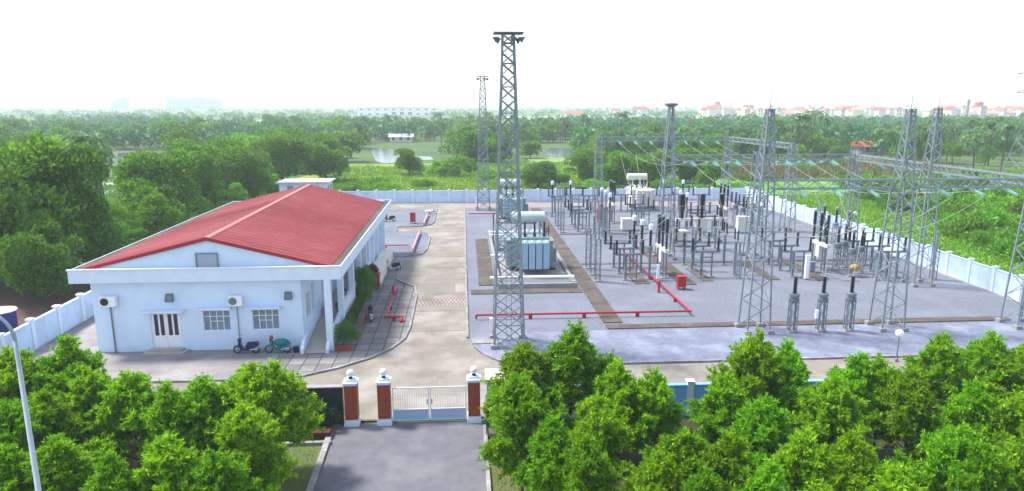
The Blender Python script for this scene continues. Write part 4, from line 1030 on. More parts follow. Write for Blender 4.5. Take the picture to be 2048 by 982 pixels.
# ------------------------------------------------------------------ motorbikes, person, planter things
def torus(mb, c, R0, r, n=18, k=6):
    vs = []; fs = []
    for i in range(n):
        a = 2*math.pi*i/n
        for j in range(k):
            b = 2*math.pi*j/k; rr = R0 + r*math.cos(b); vs.append((c[0]+rr*math.cos(a), c[1]+r*math.sin(b), c[2]+rr*math.sin(a)))
    for i in range(n):
        for j in range(k): fs.append((i*k+j, ((i+1)%n)*k+j, ((i+1)%n)*k+(j+1)%k, i*k+(j+1)%k))
    return mb.add(vs, fs)
def scooter(bodym, legm, seatm, label, loc, rz, mirror=None):
    t = thing('motorbike', label, 'motorbike', loc, rz)
    for x in (-.62, .62):
        wb = torus(MB(), (x, 0, .29), .24, .05); wh = wb.build('wheel', M['tyre'], t)
        rm = MB()
        for a in range(0, 180, 30): rm.bar((x-.2*math.cos(R(a)), 0, .29-.2*math.sin(R(a))), (x+.2*math.cos(R(a)), 0, .29+.2*math.sin(R(a))), .012)
        rm.build('rim', M['chrome'], wh)
    mb = MB(); mb.bar((-.62, .09, .29), (-.42, .06, .95), .028, n=6); mb.bar((-.62, -.09, .29), (-.42, -.06, .95), .028, n=6); mb.build('fork', M['chrome'], t)
    mb = MB(); mb.extr([(-.56, .55), (-.46, 1.0), (-.36, 1.02), (-.34, .62), (-.18, .34), (.25, .34), (.25, .26), (-.25, .26), (-.45, .48)], -.16, .16); orient(mb.build('leg_shield', legm, t))
    mb = MB(); mb.extr([(-.05, .34), (-.02, .62), (.15, .72), (.75, .76), (.92, .66), (.70, .48), (.35, .36)], -.12, .12); orient(mb.build('body', bodym, t))
    mb = MB(); mb.extr([(.0, .70), (.1, .80), (.8, .84), (.84, .77), (.2, .725)], -.13, .13); orient(mb.build('seat', seatm, t))
    mb = MB(); mb.path([(-.36, -.34, 1.02), (-.44, -.12, 1.0), (-.44, .12, 1.0), (-.36, .34, 1.02)], .02, 6); mb.cbox((-.46, 0, 1.0), (.16, .2, .14)); mb.build('handlebar', M['black'], t)
    for y in (-.3, .3):
        mb = MB(); mb.bar((-.4, y, 1.02), (-.42, y*1.1, 1.2), .008); mb.sphere((-.42, y*1.1, 1.23), .055, 8, 6); mb.build('mirror', M['chrome'], t)
    mb = MB(); mb.sphere((-.54, 0, .98), .075, 10, 6); mb.build('headlight', M['white'], t)
    mb = MB(); mb.extr([(-.86, .42), (-.78, .56), (-.60, .60), (-.42, .54), (-.44, .50), (-.62, .555), (-.76, .52)], -.06, .06); orient(mb.build('front_mudguard', legm, t))
    mb = MB(); mb.extr([(.55, .5), (.85, .52), (.95, .36), (.9, .34), (.82, .47), (.55, .46)], -.06, .06); mb.bar((.1, -.12, .28), (.85, -.13, .36), .04, n=6); mb.build('exhaust', M['chrome'], t)
    mb = MB(); mb.bar((.1, .02, .3), (.15, .2, .02), .012); mb.build('stand', M['chrome'], t)
    return t
db = mat('dark_blue_paint', (.012, .02, .07), .3); wp = mat('pearl_white_paint', (.6, .6, .62), .3); tl = mat('teal_paint', (.02, .18, .16), .4)
scooter(db, db, M['black'], 'dark blue scooter parked side-on against the front wall', (-15.35, 46.15, 0), 0)
t = scooter(tl, tl, M['teal'], 'teal electric bicycle with a teal rain cover, beside the dark scooter', (-13.2, 46.1, 0), 0)
mb = MB(); mb.sphere((.25, 0, .78), .5, 12, 8, 1.15, .5, .55); mb.build('rain_cover', M['teal'], t)
mb = MB(); mb.sphere((-.42, 0, 1.12), .16, 10, 7); mb.build('basket', M['brick'], t)
scooter(wp, M['black'], M['black'], 'black and white scooter seen from the rear on the slab pavement', (-7.75, 53.2, 0), R(-78))
scooter(db, wp, M['black'], 'dark scooter parked by the cream side ramp', (-7.75, 69.9, 0), R(8))
scooter(M['black'], M['black'], M['black'], 'dark motorbike at the far end of the building', (-11.3, 100.5, 0), R(20))
t = thing('bucket', 'dark blue bucket by the front wall corner', 'bucket', (-12.0, 46.2, 0))
MB().lathe([(.16, 0), (.21, .36), (.23, .38)], n=14).build('body', db, t); MB().lathe([(.2, .385), (.19, .41), (.02, .43)], n=14).build('lid', M['navy'], t)
# plants by the veranda
def leafset(n, gen, lw, ll, rng):
    """n leaf faces; gen(n) -> positions, directions"""
    P, Dn = gen(n); side = np.cross(Dn, rng.normal(size=(n, 3))); side /= np.linalg.norm(side, axis=1)[:, None] + 1e-9
    L = (ll * rng.uniform(.7, 1.3, (n, 1))); W = (lw * rng.uniform(.7, 1.3, (n, 1)))
    nrm = np.cross(Dn, side)
    v = np.stack([P, P + Dn*L*.5 + side*W*.5 + nrm*W*.15, P + Dn*L, P + Dn*L*.5 - side*W*.5 + nrm*W*.15], 1).reshape(-1, 3)
    return v
def leafmesh(name, v, m, extra=None, mextra=None):
    nq = len(v) // 4; ev = extra.v if extra else []; ef = extra.f if extra else []
    me = bpy.data.meshes.new(name); N = len(v) + len(ev)
    allv = np.concatenate([v, np.array(ev, float).reshape(-1, 3)]) if ev else v
    me.vertices.add(N); me.vertices.foreach_set('co', allv.astype(np.float32).ravel())
    li = np.arange(nq*4); tot = [4]*nq + [len(f) for f in ef]; idx = np.concatenate([li, np.array([i + len(v) for f in ef for i in f], int)]) if ef else li
    me.loops.add(len(idx)); me.loops.foreach_set('vertex_index', idx.astype(np.int32))
    me.polygons.add(len(tot)); st_ = np.concatenate([[0], np.cumsum(tot)[:-1]]); me.polygons.foreach_set('loop_start', st_.astype(np.int32))
    me.materials.append(m)
    if extra:
        me.materials.append(mextra); me.polygons.foreach_set('material_index', np.array([0]*nq + [1]*len(ef), np.int32))
    me.update(calc_edges=True); me.validate(); return me
def unit(a): return a / (np.linalg.norm(a, axis=1)[:, None] + 1e-9)
def blobs_gen(blobs, rng, up=.3, inner=.75):
    B_ = np.array(blobs, float); wgt = B_[:, 3]*B_[:, 4] + B_[:, 3]*B_[:, 5]; wgt /= wgt.sum()
    def g(n):
        k = rng.choice(len(B_), n, p=wgt); d = unit(rng.normal(size=(n, 3))); d[:, 2] = np.where(d[:, 2] < -.5, -d[:, 2], d[:, 2])
        r = rng.uniform(inner, 1.05, (n, 1)) * (1 + .12*np.sin(d[:, :1]*7 + k[:, None]) )
        P = B_[k, :3] + d * r * B_[k, 3:6]; Dn = unit(d*.8 + rng.normal(size=(n, 3))*.6 + np.array([0, 0, up])); return P, Dn
    return g
def bush_mesh(name, seed, blobs, n, lw, ll, m, inner=.6):
    rng = np.random.default_rng(seed); return leafmesh(name, leafset(n, blobs_gen(blobs, rng, inner=inner), lw, ll, rng), m)
def shrub(name, label, loc, blobs, n, lw, ll, m, seed, cat='shrub'):
    o = link(name, bush_mesh(name, seed, blobs, n, lw, ll, m, .45)); o.location = loc; return tag(o, label, cat)
shrub('round_shrub', 'clipped round green shrub at the foot of the ramp', (-8.75, 47.3, 0), [(0,0,.85,.85,.85,.85),(.2,.3,.6,.8,.8,.6)], 5000, .05, .12, M['hedge'], 1)
shrub('tall_shrub', 'tallest dark green bush beside the veranda', (-9.0, 58.6, 0), [(0,0,1.6,.8,1.0,1.5),(.1,1.2,1.4,.7,1.2,1.3),(.1,-1.2,.9,.6,1.0,.9)], 7000, .07, .16, M['hedge'], 2)
shrub('low_hedge', 'low hedge along the veranda between round shrub and tall bush', (-8.95, 52.8, 0), [(-.15,y_,.5,.36,.9,.5) for y_ in (-2.6,-1.4,-.2,1,2.2,3.4)], 6000, .05, .12, M['hedge'], 3, 'hedge')
shrub('red_shrub', 'dark red leaved bush behind the tall green bush', (-9.0, 63.2, 0), [(0,0,1.5,.6,.8,.7),(.2,.5,1.2,.5,.6,.8)], 2500, .06, .14, M['redleaf'], 4)
shrub('clipped_hedge', 'dark clipped hedge in front of the black sign wall', (-8.6, 34.2, 0), [(x_,0,.62,.5,.4,.62) for x_ in (-1.7,-1.1,-.5,.1,.7,1.3)], 6000, .04, .09, leafmat('dark_hedge_leaf', (.008,.03,.012), (.015,.05,.015), .2), 5, 'hedge')
t = thing('brick_edging', 'orange-red brick edging around the veranda hedge', 'edging', (-8.7, 50, 0))
MB().box(.45, .57, -1.6, 6.5, 0, .35).build('long_side', M['brick'], t); MB().box(-.55, .57, -3.9, -3.75, 0, .35).build('short_side', M['brick'], t)
t = thing('potted_plant', 'red-flowering potted plant on the veranda edge near the ramp', 'potted plant', (-9.9, 51.7, 1.0))
MB().lathe([(.14, 0), (.2, .3), (.22, .33)], n=12).build('pot', M['navy'], t)
link('foliage', bush_mesh('foliage', 9, [(0,0,.62,.3,.3,.3)], 400, .05, .12, M['redleaf']), t)

def person(label, loc, rz, topm, botm):
    t = thing('person', label, 'person', loc, rz)
    J = {'pel': (0,0,.95,.14), 'waist': (0,0,1.1,.13), 'chest': (0,.01,1.32,.155), 'neck': (0,0,1.47,.06), 'headb': (0,-.01,1.55,.075), 'headm': (0,-.015,1.63,.095), 'headt': (0,-.01,1.71,.075),
         'sl': (-.17,0,1.40,.065), 'el': (-.24,.02,1.13,.045), 'wl': (-.22,-.1,.90,.032), 'hl': (-.21,-.14,.84,.034), 'sr': (.17,0,1.40,.065), 'er': (.24,.03,1.13,.045), 'wr': (.2,-.12,.93,.032), 'hr': (.18,-.17,.88,.034),
         'tl': (-.09,0,.88,.10), 'kl': (-.10,-.02,.50,.065), 'al': (-.10,.03,.09,.042), 'fl': (-.10,-.12,.04,.04), 'tr': (.09,0,.88,.10), 'kr': (.11,-.01,.50,.065), 'ar': (.12,.05,.09,.042), 'fr': (.12,-.10,.04,.04)}
    E_ = [('pel','waist'),('waist','chest'),('chest','neck'),('neck','headb'),('headb','headm'),('headm','headt'),('chest','sl'),('sl','el'),('el','wl'),('wl','hl'),('chest','sr'),('sr','er'),('er','wr'),('wr','hr'),
          ('pel','tl'),('tl','kl'),('kl','al'),('al','fl'),('pel','tr'),('tr','kr'),('kr','ar'),('ar','fr')]
    def skinmesh(name, keys, m, grow=1.0, root='pel'):
        ks = [k for k in J if k in keys]; me = bpy.data.meshes.new(name)
        me.from_pydata([J[k][:3] for k in ks], [(ks.index(a), ks.index(b)) for a, b in E_ if a in ks and b in ks], [])
        o = link(name, me, t); md = o.modifiers.new('skin', 'SKIN')
        for i, k in enumerate(ks):
            sv_ = me.skin_vertices[0].data[i]; sv_.radius = (J[k][3]*grow,)*2; sv_.use_root = (k == root)
        o.modifiers.new('sub', 'SUBSURF').levels = 1; o.modifiers['sub'].render_levels = 1; me.materials.append(m); return o
    skinmesh('body', set(J), M['skin'])
    skinmesh('jacket', {'pel','waist','chest','sl','el','wl','sr','er','wr'}, topm, 1.12)
    skinmesh('trousers', {'pel','tl','kl','al','tr','kr','ar'}, botm, 1.13)
    MB().sphere((0, .015, 1.68), .108, 12, 8, 1, 1.05, 1.0).build('hair', M['hair'], t)
    mb = MB(); mb.sphere((0, -.112, 1.62), .016, 6, 5)
    for x_ in (-.033, .033): mb.sphere((x_, -.1, 1.645), .011, 6, 4)
    mb.build('face', M['skin'], t)
    return t
person('person in a dark blue jacket standing on the veranda among the columns', (-9.98, 54.1, 1.0), R(200), mat('royal_blue_cloth', (.015, .025, .22), .8), mat('dark_cloth', (.02, .022, .05), .85))
# odds and ends
t = thing('plastic_sack', 'ochre plastic sack tied to an insulator stand in the right bay', 'sack', (38.7, 63.9, .0))
o = MB().sphere((0, 0, 1.0), .42, 10, 7, 1.2, .8, .8).build('sack', M['yellow'], t)
t = thing('water_tank', 'blue water tank with a white lid outside the left wall', 'tank', (*at(8, 665), 0))
MB().lathe([(.9, 0), (.95, .1), (.95, 1.6), (.85, 1.7)], n=16).build('body', M['navy'], t); MB().lathe([(1.05, 1.7), (1.05, 1.78), (.1, 1.95)], n=16).build('lid', M['white'], t)
tag(MB().path([at(1640, 545) + (.1,), at(1665, 553) + (.06,), at(1690, 562) + (.06,), at(1720, 563) + (.06,)], .05, 6).build('conduit', M['insg']), 'pale conduit looped on the ground under the right bay stands', 'conduit')

# ------------------------------------------------------------------ vegetation: proto meshes
def acacia_meshes(seed, H=5.6, Rm=1.75, nl=24, nsh=30, nlf=40):
    """leader with ascending limbs; each limb ends in a lobe of leafy shoots"""
    rng = np.random.default_rng(seed); starts = []; dirs = []; lens = []; tr = MB()
    lean = rng.normal(size=2)*.12
    tp = [(lean[0]*(z/H)**1.5*2, lean[1]*(z/H)**1.5*2, z) for z in np.linspace(0, H*.93, 9)]; tr.path(tp, .085, 7, .015)
    def onTrunk(z): i = min(7, int(z/(H*.93)*8)); f = z/(H*.93)*8 - i; return np.array(tp[i])*(1-f) + np.array(tp[i+1])*f
    lobes = []
    for i in range(nl):
        f = (i + rng.uniform(0, .8)) / nl; z = H*(.16 + .70*f); az = i*2.4 + rng.normal()*.4
        prof = Rm * (1.06 - .86*f**1.45) * rng.uniform(.74, 1.1) * (.85 if f < .12 else 1)
        el = R(rng.uniform(26, 46) + 24*f); d = np.array([math.cos(az)*math.cos(el), math.sin(az)*math.cos(el), math.sin(el)])
        p0 = onTrunk(z*.9); p1 = p0 + d*prof; tr.path([tuple(p0), tuple((p0+p1)/2 + [0,0,-.04]), tuple(p1)], .03, 5, .008); lobes.append((p0, p1, d, prof))
    top = onTrunk(H*.9); lobes.append((onTrunk(H*.68), top + [0,0,.12], np.array([0,0,1.]), H*.24)); lobes.append((onTrunk(H*.45), onTrunk(H*.7), np.array([0,0,1.]), H*.2))
    V = []
    for p0, p1, d, L in lobes:
        n = int(nsh*(.7 + .5*L)); t = rng.uniform(.3, 1.03, (n, 1)); S = p0 + (p1-p0)*t
        outw = unit(rng.normal(size=(n, 3)) + d*1.0 + np.array([0, 0, .6])); SL = rng.uniform(.45, .95, (n, 1)) * (.8 + .35*(1-t)) * (.9 if L > .8 else .75)
        for k in range(n):
            m = nlf; u = rng.uniform(.08, 1.0, (m, 1)); P = S[k] + outw[k]*SL[k]*u + np.array([0, 0, -1])*(u*SL[k])**2*.12
            Dn = unit(outw[k]*.75 + rng.normal(size=(m, 3))*.62 + np.array([0, 0, -.02])); V.append((P, Dn))
    P = np.concatenate([a for a, b in V]); Dn = np.concatenate([b for a, b in V])
    v = leafset(len(P), lambda n: (P, Dn), .055, .20, rng)
    return leafmesh('crown', v, M['acacia']), tr
def tree_proto(name, crown, trunkmb):
    def mk():
        t = thing(name, '', 'tree'); trunkmb.build('trunk', M['trunk'], t); link('crown', crown, t); return t
    return mk
AC = [Proto(tree_proto('acacia_tree', *acacia_meshes(20+i, 5.6, 2.25+.15*(i % 3)))) for i in range(6)]
# (pixel of the tip, height, label)
AL = [
 (1142,652,6.4,'acacia right of the gate, tallest of the clump beside the near floodlight mast'),
 (1062,686,5.7,'acacia just left of the tallest one, right beside the near floodlight mast'),
 (1045,752,5.5,'acacia leaning over the right edge of the approach road, nearest the guard booth'),
 (1240,722,5.3,'acacia between the tallest clump and the gap showing the blue front wall'),
 (1308,742,5.0,'acacia immediately left of the gap showing the blue front wall'),
 (1195,790,5.2,'acacia in the second row below the tallest clump right of the gate'),
 (1108,838,5.0,'front acacia at the right edge of the approach road'),
 (1160,872,4.9,'lowest acacia right of the approach road, in front of the tall clump'),
 (1375,850,5.2,'bright acacia below the gap showing the blue front wall'),
 (1320,905,4.6,'small acacia at the bottom edge beside the dark soil gap'),
 (1508,664,6.0,'tall acacia in front of the left front gantry tower'),
 (1452,748,5.3,'acacia immediately right of the gap showing the blue front wall'),
 (1584,686,5.5,'acacia in front of the left and middle voltage transformers'),
 (1546,796,5.3,'acacia in the second row below the left front gantry tower'),
 (1650,752,5.1,'acacia below the middle voltage transformer'),
 (1722,706,5.3,'acacia below the right voltage transformer, left of the globe lamp'),
 (1770,716,5.2,'acacia directly in front of the globe lamp'),
 (1888,666,5.8,'tall acacia right of the globe lamp'),
 (1832,742,5.2,'bright acacia just right of and below the globe lamp'),
 (1985,660,5.8,'tall acacia in front of the rightmost gantry tower'),
 (2046,690,5.5,'acacia cut by the right edge of the picture, back row'),
 (1958,762,5.3,'acacia in the second row below the rightmost gantry tower'),
 (2044,780,5.3,'acacia cut by the right edge of the picture, second row'),
 (1800,932,4.8,'short bright acacia tip at the bottom edge in the right half'),
 (1712,862,5.2,'acacia in the front row below the right voltage transformer'),
 (1622,868,5.2,'acacia in the front row between the left gantry tower and the voltage transformers'),
 (1900,842,5.2,'acacia in the front row below the globe lamp, to its right'),
 (1968,885,5.0,'bright acacia near the bottom right corner'),
 (2046,880,5.0,'acacia in the bottom right corner'),
 (1462,868,5.2,'acacia in the front row below the left front gantry tower'),
 (1535,925,4.8,'low acacia at the bottom edge below the left gantry tower'),
 (1420,935,4.6,'low acacia at the bottom edge below the blue wall gap'),
 (18,700,5.7,'acacia at the left edge behind the street lamp'),
 (128,674,5.8,'tall acacia in front of the left corner of the building'),
 (185,735,5.2,'acacia below the left air conditioner'),
 (255,742,5.3,'acacia below the front door, to its left'),
 (338,768,5.2,'acacia below the front door, bright crown'),
 (415,752,5.2,'acacia below the left front window'),
 (480,732,5.5,'acacia below the dark blue scooter'),
 (546,722,5.6,'tall bright acacia left of the dark sign wall'),
 (492,806,5.4,'big acacia in the second row left of the sign wall'),
 (330,872,5.2,'acacia in the front row below the front door'),
 (222,908,4.9,'bright acacia at the bottom edge right of the street lamp'),
 (112,868,5.1,'acacia immediately right of the street lamp pole, low in the picture'),
 (28,800,5.2,'acacia at the left edge in the second row'),
 (12,892,5.0,'acacia in the bottom left corner'),
 (440,900,4.9,'acacia at the bottom edge left of the approach road'),
 (85,780,5.0,'acacia behind the street lamp pole in the second row'),
]
for i, (px, py, h, lb_) in enumerate(AL):
    x, y = at(px, py, h); s_ = h/5.6*(.97 + .1*rnd.random()); g = s_*rnd.uniform(.98, 1.2)
    g *= .9; AC[i % 6].put((x, y, -.05), rnd.uniform(0, 6.28), lb_, (g, g, h/5.5), 'young acacias outside the front wall')

# broadleaf trees
def broad_meshes(seed, H=10.0, Rm=4.2, n=20000, lw=.17, ll=.30, m='broad', trunk=True, nb=30):
    rng = np.random.default_rng(seed); blobs = []
    for i in range(nb):
        a = rng.uniform(0, 6.28); rr = Rm*.72*math.sqrt(rng.uniform(0, 1)); f = rr/Rm; z = H*(.40 + .42*rng.uniform(-.85, 1)*(1-f*.55)); r = Rm*rng.uniform(.24, .42)
        blobs.append((rr*math.cos(a), rr*math.sin(a), z, r, r, r*.85))
    v = leafset(n, blobs_gen(blobs, rng, .35, .72), lw, ll, rng); v[:, 2] *= H/np.percentile(v[:, 2], 99.7); crown = leafmesh('crown', v, M[m]); tr = MB()
    tr.path([(0,0,0), (.1,.05,H*.2), (0,.1,H*.45), (.1,0,H*.7)], .22, 7, .07)
    for i in range(6):
        b = blobs[i]; tr.path([(0,.05,H*(.2+.05*i)), (b[0]*.5, b[1]*.5, b[2]*.8), b[:3]], .10, 5, .03)
    return crown, tr
BT = [Proto(tree_proto('broadleaf_tree', *broad_meshes(40+i))) for i in range(3)]
BR = [Proto(tree_proto('broadleaf_tree', *broad_meshes(50+i, 7.0, 3.2, 7000, .18, .34, 'bright', nb=16))) for i in range(2)]
def ptree(P, px, py, top, label, sw=1.0, h0=10.0, grp='trees around the compound'):
    """stand a tree whose foot is at photo pixel (px,py) and whose top reaches row top"""
    x, y = at(px, py); z = CAM_H - y*math.tan(PITCH + math.atan((top-491)/FPX)) if True else 0; z = max(1.2, z)
    s_ = z/h0; return P.put((x, y, -.1), rnd.uniform(0, 6.28), label, (s_*sw, s_*sw, s_), grp)
mid = [
 (BT[0],40,565,272,1.1,10,'large dark tree at the left edge, nearest the camera'),
 (BT[1],140,560,292,.82,10,'large dark tree second from the left edge'),
 (BT[2],-30,560,285,1.1,10,'dark tree cut by the left edge'),
 (BT[2],95,600,420,1.0,10,'lower dark tree at the left over the brown soil'),
 (BT[0],205,530,400,1.0,10,'dark tree with dense shade left of the building'),
 (BT[1],330,460,300,1.15,10,'domed tree rising behind the left end of the roof'),
 (BR[0],318,478,368,1.25,7,'bright green rounded tree behind the left end of the roof'),
 (BR[1],225,500,430,1.2,7,'small bright tree low behind the left corner of the building'),
 (BR[1],270,500,448,1.2,7,'bright bushy tree touching the roof gutter on the left'),
 (BR[0],455,420,356,1.3,7,'rounded bright tree just above the left roof slope'),
 (BT[0],430,405,274,1.3,10,'broad dark tree behind the small rounded one, left of centre'),
 (BT[2],380,420,300,1.2,10,'dark tree between the domed tree and the broad one'),
 (BT[1],565,372,268,1.3,10,'round dark tree above the white outbuilding, left one of the pair'),
 (BT[2],652,362,268,1.35,10,'round dark tree above the white outbuilding, right one of the pair'),
 (BT[0],508,400,300,1.1,10,'dark tree left of the white outbuilding'),
 (BR[1],535,392,340,1.2,7,'low green tree at the left of the white outbuilding'),
 (BT[1],820,350,296,1.3,10,'dark round tree in the meadow beside the pond'),
 (BR[0],880,352,318,1.5,7,'light green bush right of the pond tree'),
 (BR[1],915,352,312,1.4,7,'dark bushy tree left of the far floodlight mast'),
 (BR[0],940,345,318,1.3,7,'yellow-green bush by the far floodlight mast'),
 (BT[2],1075,376,322,1.6,10,'dark round shrub-like tree right of the near mast'),
 (BT[1],1060,316,282,1.5,10,'rounded tree beyond the meadow, right of the near mast'),
 (BT[0],1172,366,296,1.4,10,'dark tree left of the far gantry tower'),
 (BR[1],1120,372,345,2.2,7,'low bright bush in front of the dark tree by the far wall'),
 (BR[0],1232,372,302,1.3,7,'bright green tree behind the far beam, left'),
 (BR[1],1275,374,312,1.4,7,'bright green tree behind the cream transformer'),
 (BT[2],1310,372,300,1.2,10,'tree behind the middle gantry tower'),
 (BR[0],1400,345,268,1.5,7,'broad olive-green tree behind the middle beam'),
 (BT[0],1370,366,310,1.3,10,'dark tree under the middle beam, left'),
 (BR[1],1430,372,322,1.5,7,'green bush under the middle beam, right'),
 (BR[1],1225,362,320,1.1,7,'brownish-green bush right of the far gantry tower'),
]
for P, px, py, top, sw, h0, lb_ in mid: ptree(P, px, py, top, lb_, sw*1.12, h0)

# bushes on the right-hand field
def bushm(seed, m, n=3500):
    rng = np.random.default_rng(seed); bl = [(rng.uniform(-1.6,1.6), rng.uniform(-1.6,1.6), rng.uniform(.3,1.1), rng.uniform(.7,1.2), rng.uniform(.7,1.2), rng.uniform(.6,1.0)) for _ in range(9)]
    return leafmesh('bush', leafset(n, blobs_gen(bl, rng, .5), .14, .34, rng), M[m])
bms = [bushm(70, 'broad'), bushm(71, 'bright'), bushm(72, 'field')]
def bush(k, x, y, s_, label, grp, zs=1.0):
    o = link('bush', bms[k]); o.location = (x, y, -.15); o.scale = (s_, s_, s_*zs); o.rotation_euler = (0, 0, rnd.uniform(0, 6.28)); return tag(o, label, 'bush', grp)
rb = [(1760,395,0,2.2),(1800,405,0,2.0),(1730,385,0,1.6),(1850,418,0,1.8),(1880,428,1,1.6),(1900,432,0,2.2),(1935,455,1,1.8),(1960,470,1,2.0),(1985,478,0,1.9),(2020,500,1,1.6),(1990,445,1,2.2),(2040,470,0,2.3),(1950,430,2,2.2),(1830,392,0,1.5),(1780,420,0,1.4),(2045,520,1,1.5),(1700,372,1,1.3),(1860,395,2,1.8),(2035,430,2,2.6),(1905,395,2,2.6),(2000,405,2,3.0),(1970,490,2,1.2)]
for i, (px, py, k, s_) in enumerate(rb):
    x, y = at(px, py); bush(k, x, y, s_, ('dark leafy', 'bright leafy', 'pale grassy')[k] + ' bush of the thicket ' + ('behind the two right-hand gantry towers' if px < 1880 else 'between the towers and the right edge' if px < 1980 else 'at the right edge') + (', back' if py < 440 else ', front'), 'bushes of the thicket beyond the right wall', .9)
mbs = [(700,385,1),(735,380,2),(760,388,1),(620,345,0),(1005,372,1),(985,360,2),(850,372,2),(1150,384,2),(1180,384,1),(1210,386,2),(1020,380,1),(1340,386,0),(1400,386,1),(1470,384,1),(1510,360,2),(1545,345,2),(1580,342,2),(1625,345,2),(1660,342,1)]
for i, (px, py, k) in enumerate(mbs):
    x, y = at(px, py); bush(k, x, y, rnd.uniform(1.2, 2.0), ('dark', 'bright green', 'pale grassy')[k] + ' meadow bush ' + ('left of the pond' if px < 800 else 'around the far floodlight mast' if px < 1100 else 'behind the cream transformer' if px < 1450 else 'beyond the right corner of the wall'), 'bushes beyond the far wall', .7)

# palms
def palm_mesh(seed, H=9.0, nf=17, Lf=3.6):
    rng = np.random.default_rng(seed); tr = MB(); b = rng.uniform(-.6, .6, 2)
    pts = [(b[0]*(z/H)**2, b[1]*(z/H)**2, z) for z in np.linspace(0, H, 7)]; tr.path(pts, .17, 6, .11); top = np.array(pts[-1])
    Ps, Ds = [], []
    for i in range(nf):
        az = i*2.4 + rng.normal()*.2; el = R(rng.uniform(-15, 75)); L = Lf*rng.uniform(.8, 1.1); h = np.array([math.cos(az), math.sin(az), 0]); sd_ = np.array([-math.sin(az), math.cos(az), 0])
        pr = top.copy(); seg = 9; e = el
        for k in range(seg):
            d = h*math.cos(e) + np.array([0,0,1])*math.sin(e); nx = pr + d*L/seg; e -= R(13)
            for s1 in (-1, 1):
                for j in range(3): Ps.append(pr + (nx-pr)*(j/3)); Ds.append(sd_*s1*.85 + d*.45 + np.array([0,0,-.35 - .2*rng.random()]))
            pr = nx
    P = np.array(Ps); Dn = unit(np.array(Ds)); v = leafset(len(P), lambda n: (P, Dn), .17, .95, rng)
    return leafmesh('palm_tree', v, M['palm'], tr, M['trunk'])
PMS = [palm_mesh(80+i, 7.5+i*.9) for i in range(4)]
FT = []
for i in range(4):
    rng = np.random.default_rng(90+i); H_ = 8; nb = 10
    bl = [(rng.uniform(-2.4,2.4), rng.uniform(-2.4,2.4), rng.uniform(1.4,6.6), rng.uniform(1.1,1.9), rng.uniform(1.1,1.9), rng.uniform(1.0,1.6)) for _ in range(nb)]
    tr = MB().path([(0,0,0),(.1,0,2.5),(0,.1,5)], .2, 5, .08)
    FT.append(leafmesh('far_tree', leafset(1700, blobs_gen(bl, rng, .35), .42, .62, rng), M['broad' if i < 3 else 'bright'], tr, M['trunk']))
nfar = [0, 0]
MARK = ((-1e9, 'at the far left edge'), (150, 'behind the dark trees left of the building'), (420, 'above the left roof slope'), (690, 'around the pond'), (900, 'behind the far floodlight mast'), (1010, 'right of the near floodlight mast'), (1180, 'behind the far gantry beam'), (1330, 'behind the tower with the crown platform'), (1500, 'between the middle tower and the small red-roofed house'), (1690, 'around the small red-roofed house'), (1830, 'behind the two right-hand gantry towers'), (1960, 'at the right edge of the woodland'))
def region(x, y):
    c, s_ = math.cos(YAW), math.sin(YAW); X = x*c - y*s_; Y = x*s_ + y*c
    px = 1024 + FPX*X/(Y*math.cos(PITCH) + CAM_H*math.sin(PITCH)); r = [m for v, m in MARK if px >= v][-1]
    return r + (', nearest rows' if y < 190 else ', middle distance' if y < 300 else ', far rows')
def far_tree(x, y, s_, k=None):
    o = link('far_tree', FT[rnd.randrange(4) if k is None else k]); o.location = (x, y, -.2); o.scale = (s_*rnd.uniform(.9,1.3), s_*rnd.uniform(.9,1.3), s_*rnd.uniform(.85,1.15)); o.rotation_euler = (0, 0, rnd.uniform(0, 6.28)); nfar[0] += 1
    return tag(o, 'round leafy woodland tree ' + region(x, y), 'tree', 'woodland trees beyond the compound')
def palm(x, y, s_):
    o = link('palm_tree', PMS[rnd.randrange(4)]); o.location = (x, y, -.2); o.scale = (s_,)*3; o.rotation_euler = (0, 0, rnd.uniform(0, 6.28)); nfar[1] += 1
    return tag(o, 'drooping coconut palm ' + region(x, y), 'palm tree', 'coconut palms beyond the compound')
def scatter(n, x0, x1, y0, y1, fn, keep=None):
    k = 0; tries = 0
    while k < n and tries < n*30:
        tries += 1; px = rnd.uniform(x0, x1); py = y0 + (y1-y0)*rnd.random()**.8; x, y = at(px, py)
        if keep and not keep(px, py): continue
        fn(x, y, px, py); k += 1
def nopond(px, py): return not ((725 < px < 880 and 288 < py < 345) or (165 < px < 330 and 296 < py < 412) or (1078 < px < 1155 and 290 < py < 335) or (600 < px < 1030 and py < 262) or (1120<px<1180 and py < 245))
sel = lambda x, y, px, py: palm(x, y, rnd.uniform(.8, 1.05)) if rnd.random() < .30 else far_tree(x, y, rnd.uniform(.85, 1.25))
scatter(64, -20, 700, 262, 350, lambda x, y, px, py: palm(x, y, rnd.uniform(.7, .95)) if rnd.random() < .16 else far_tree(x, y, rnd.uniform(.9, 1.35)), nopond)
scatter(62, 690, 1160, 264, 297, lambda x, y, px, py: palm(x, y, rnd.uniform(.9, 1.15)) if rnd.random() < .4 else far_tree(x, y, rnd.uniform(.85, 1.2)), lambda a, b: not (1078 < a < 1155 and b > 288) and not (735 < a < 870 and b > 284) and not (750 < a < 850 and b < 276))
scatter(22, 860, 1010, 285, 330, sel, nopond)
scatter(46, 1160, 1500, 262, 330, sel, nopond)
scatter(105, 1450, 2100, 262, 332, lambda x, y, px, py: palm(x, y, rnd.uniform(.85, 1.3)) if rnd.random() < .38 else far_tree(x, y, rnd.uniform(.75, 1.1)), lambda a, b: not (1685 < a < 1790 and b > 286))
scatter(7, 170, 215, 330, 430, lambda x, y, px, py: palm(x, y, rnd.uniform(.7, .95)), nopond)
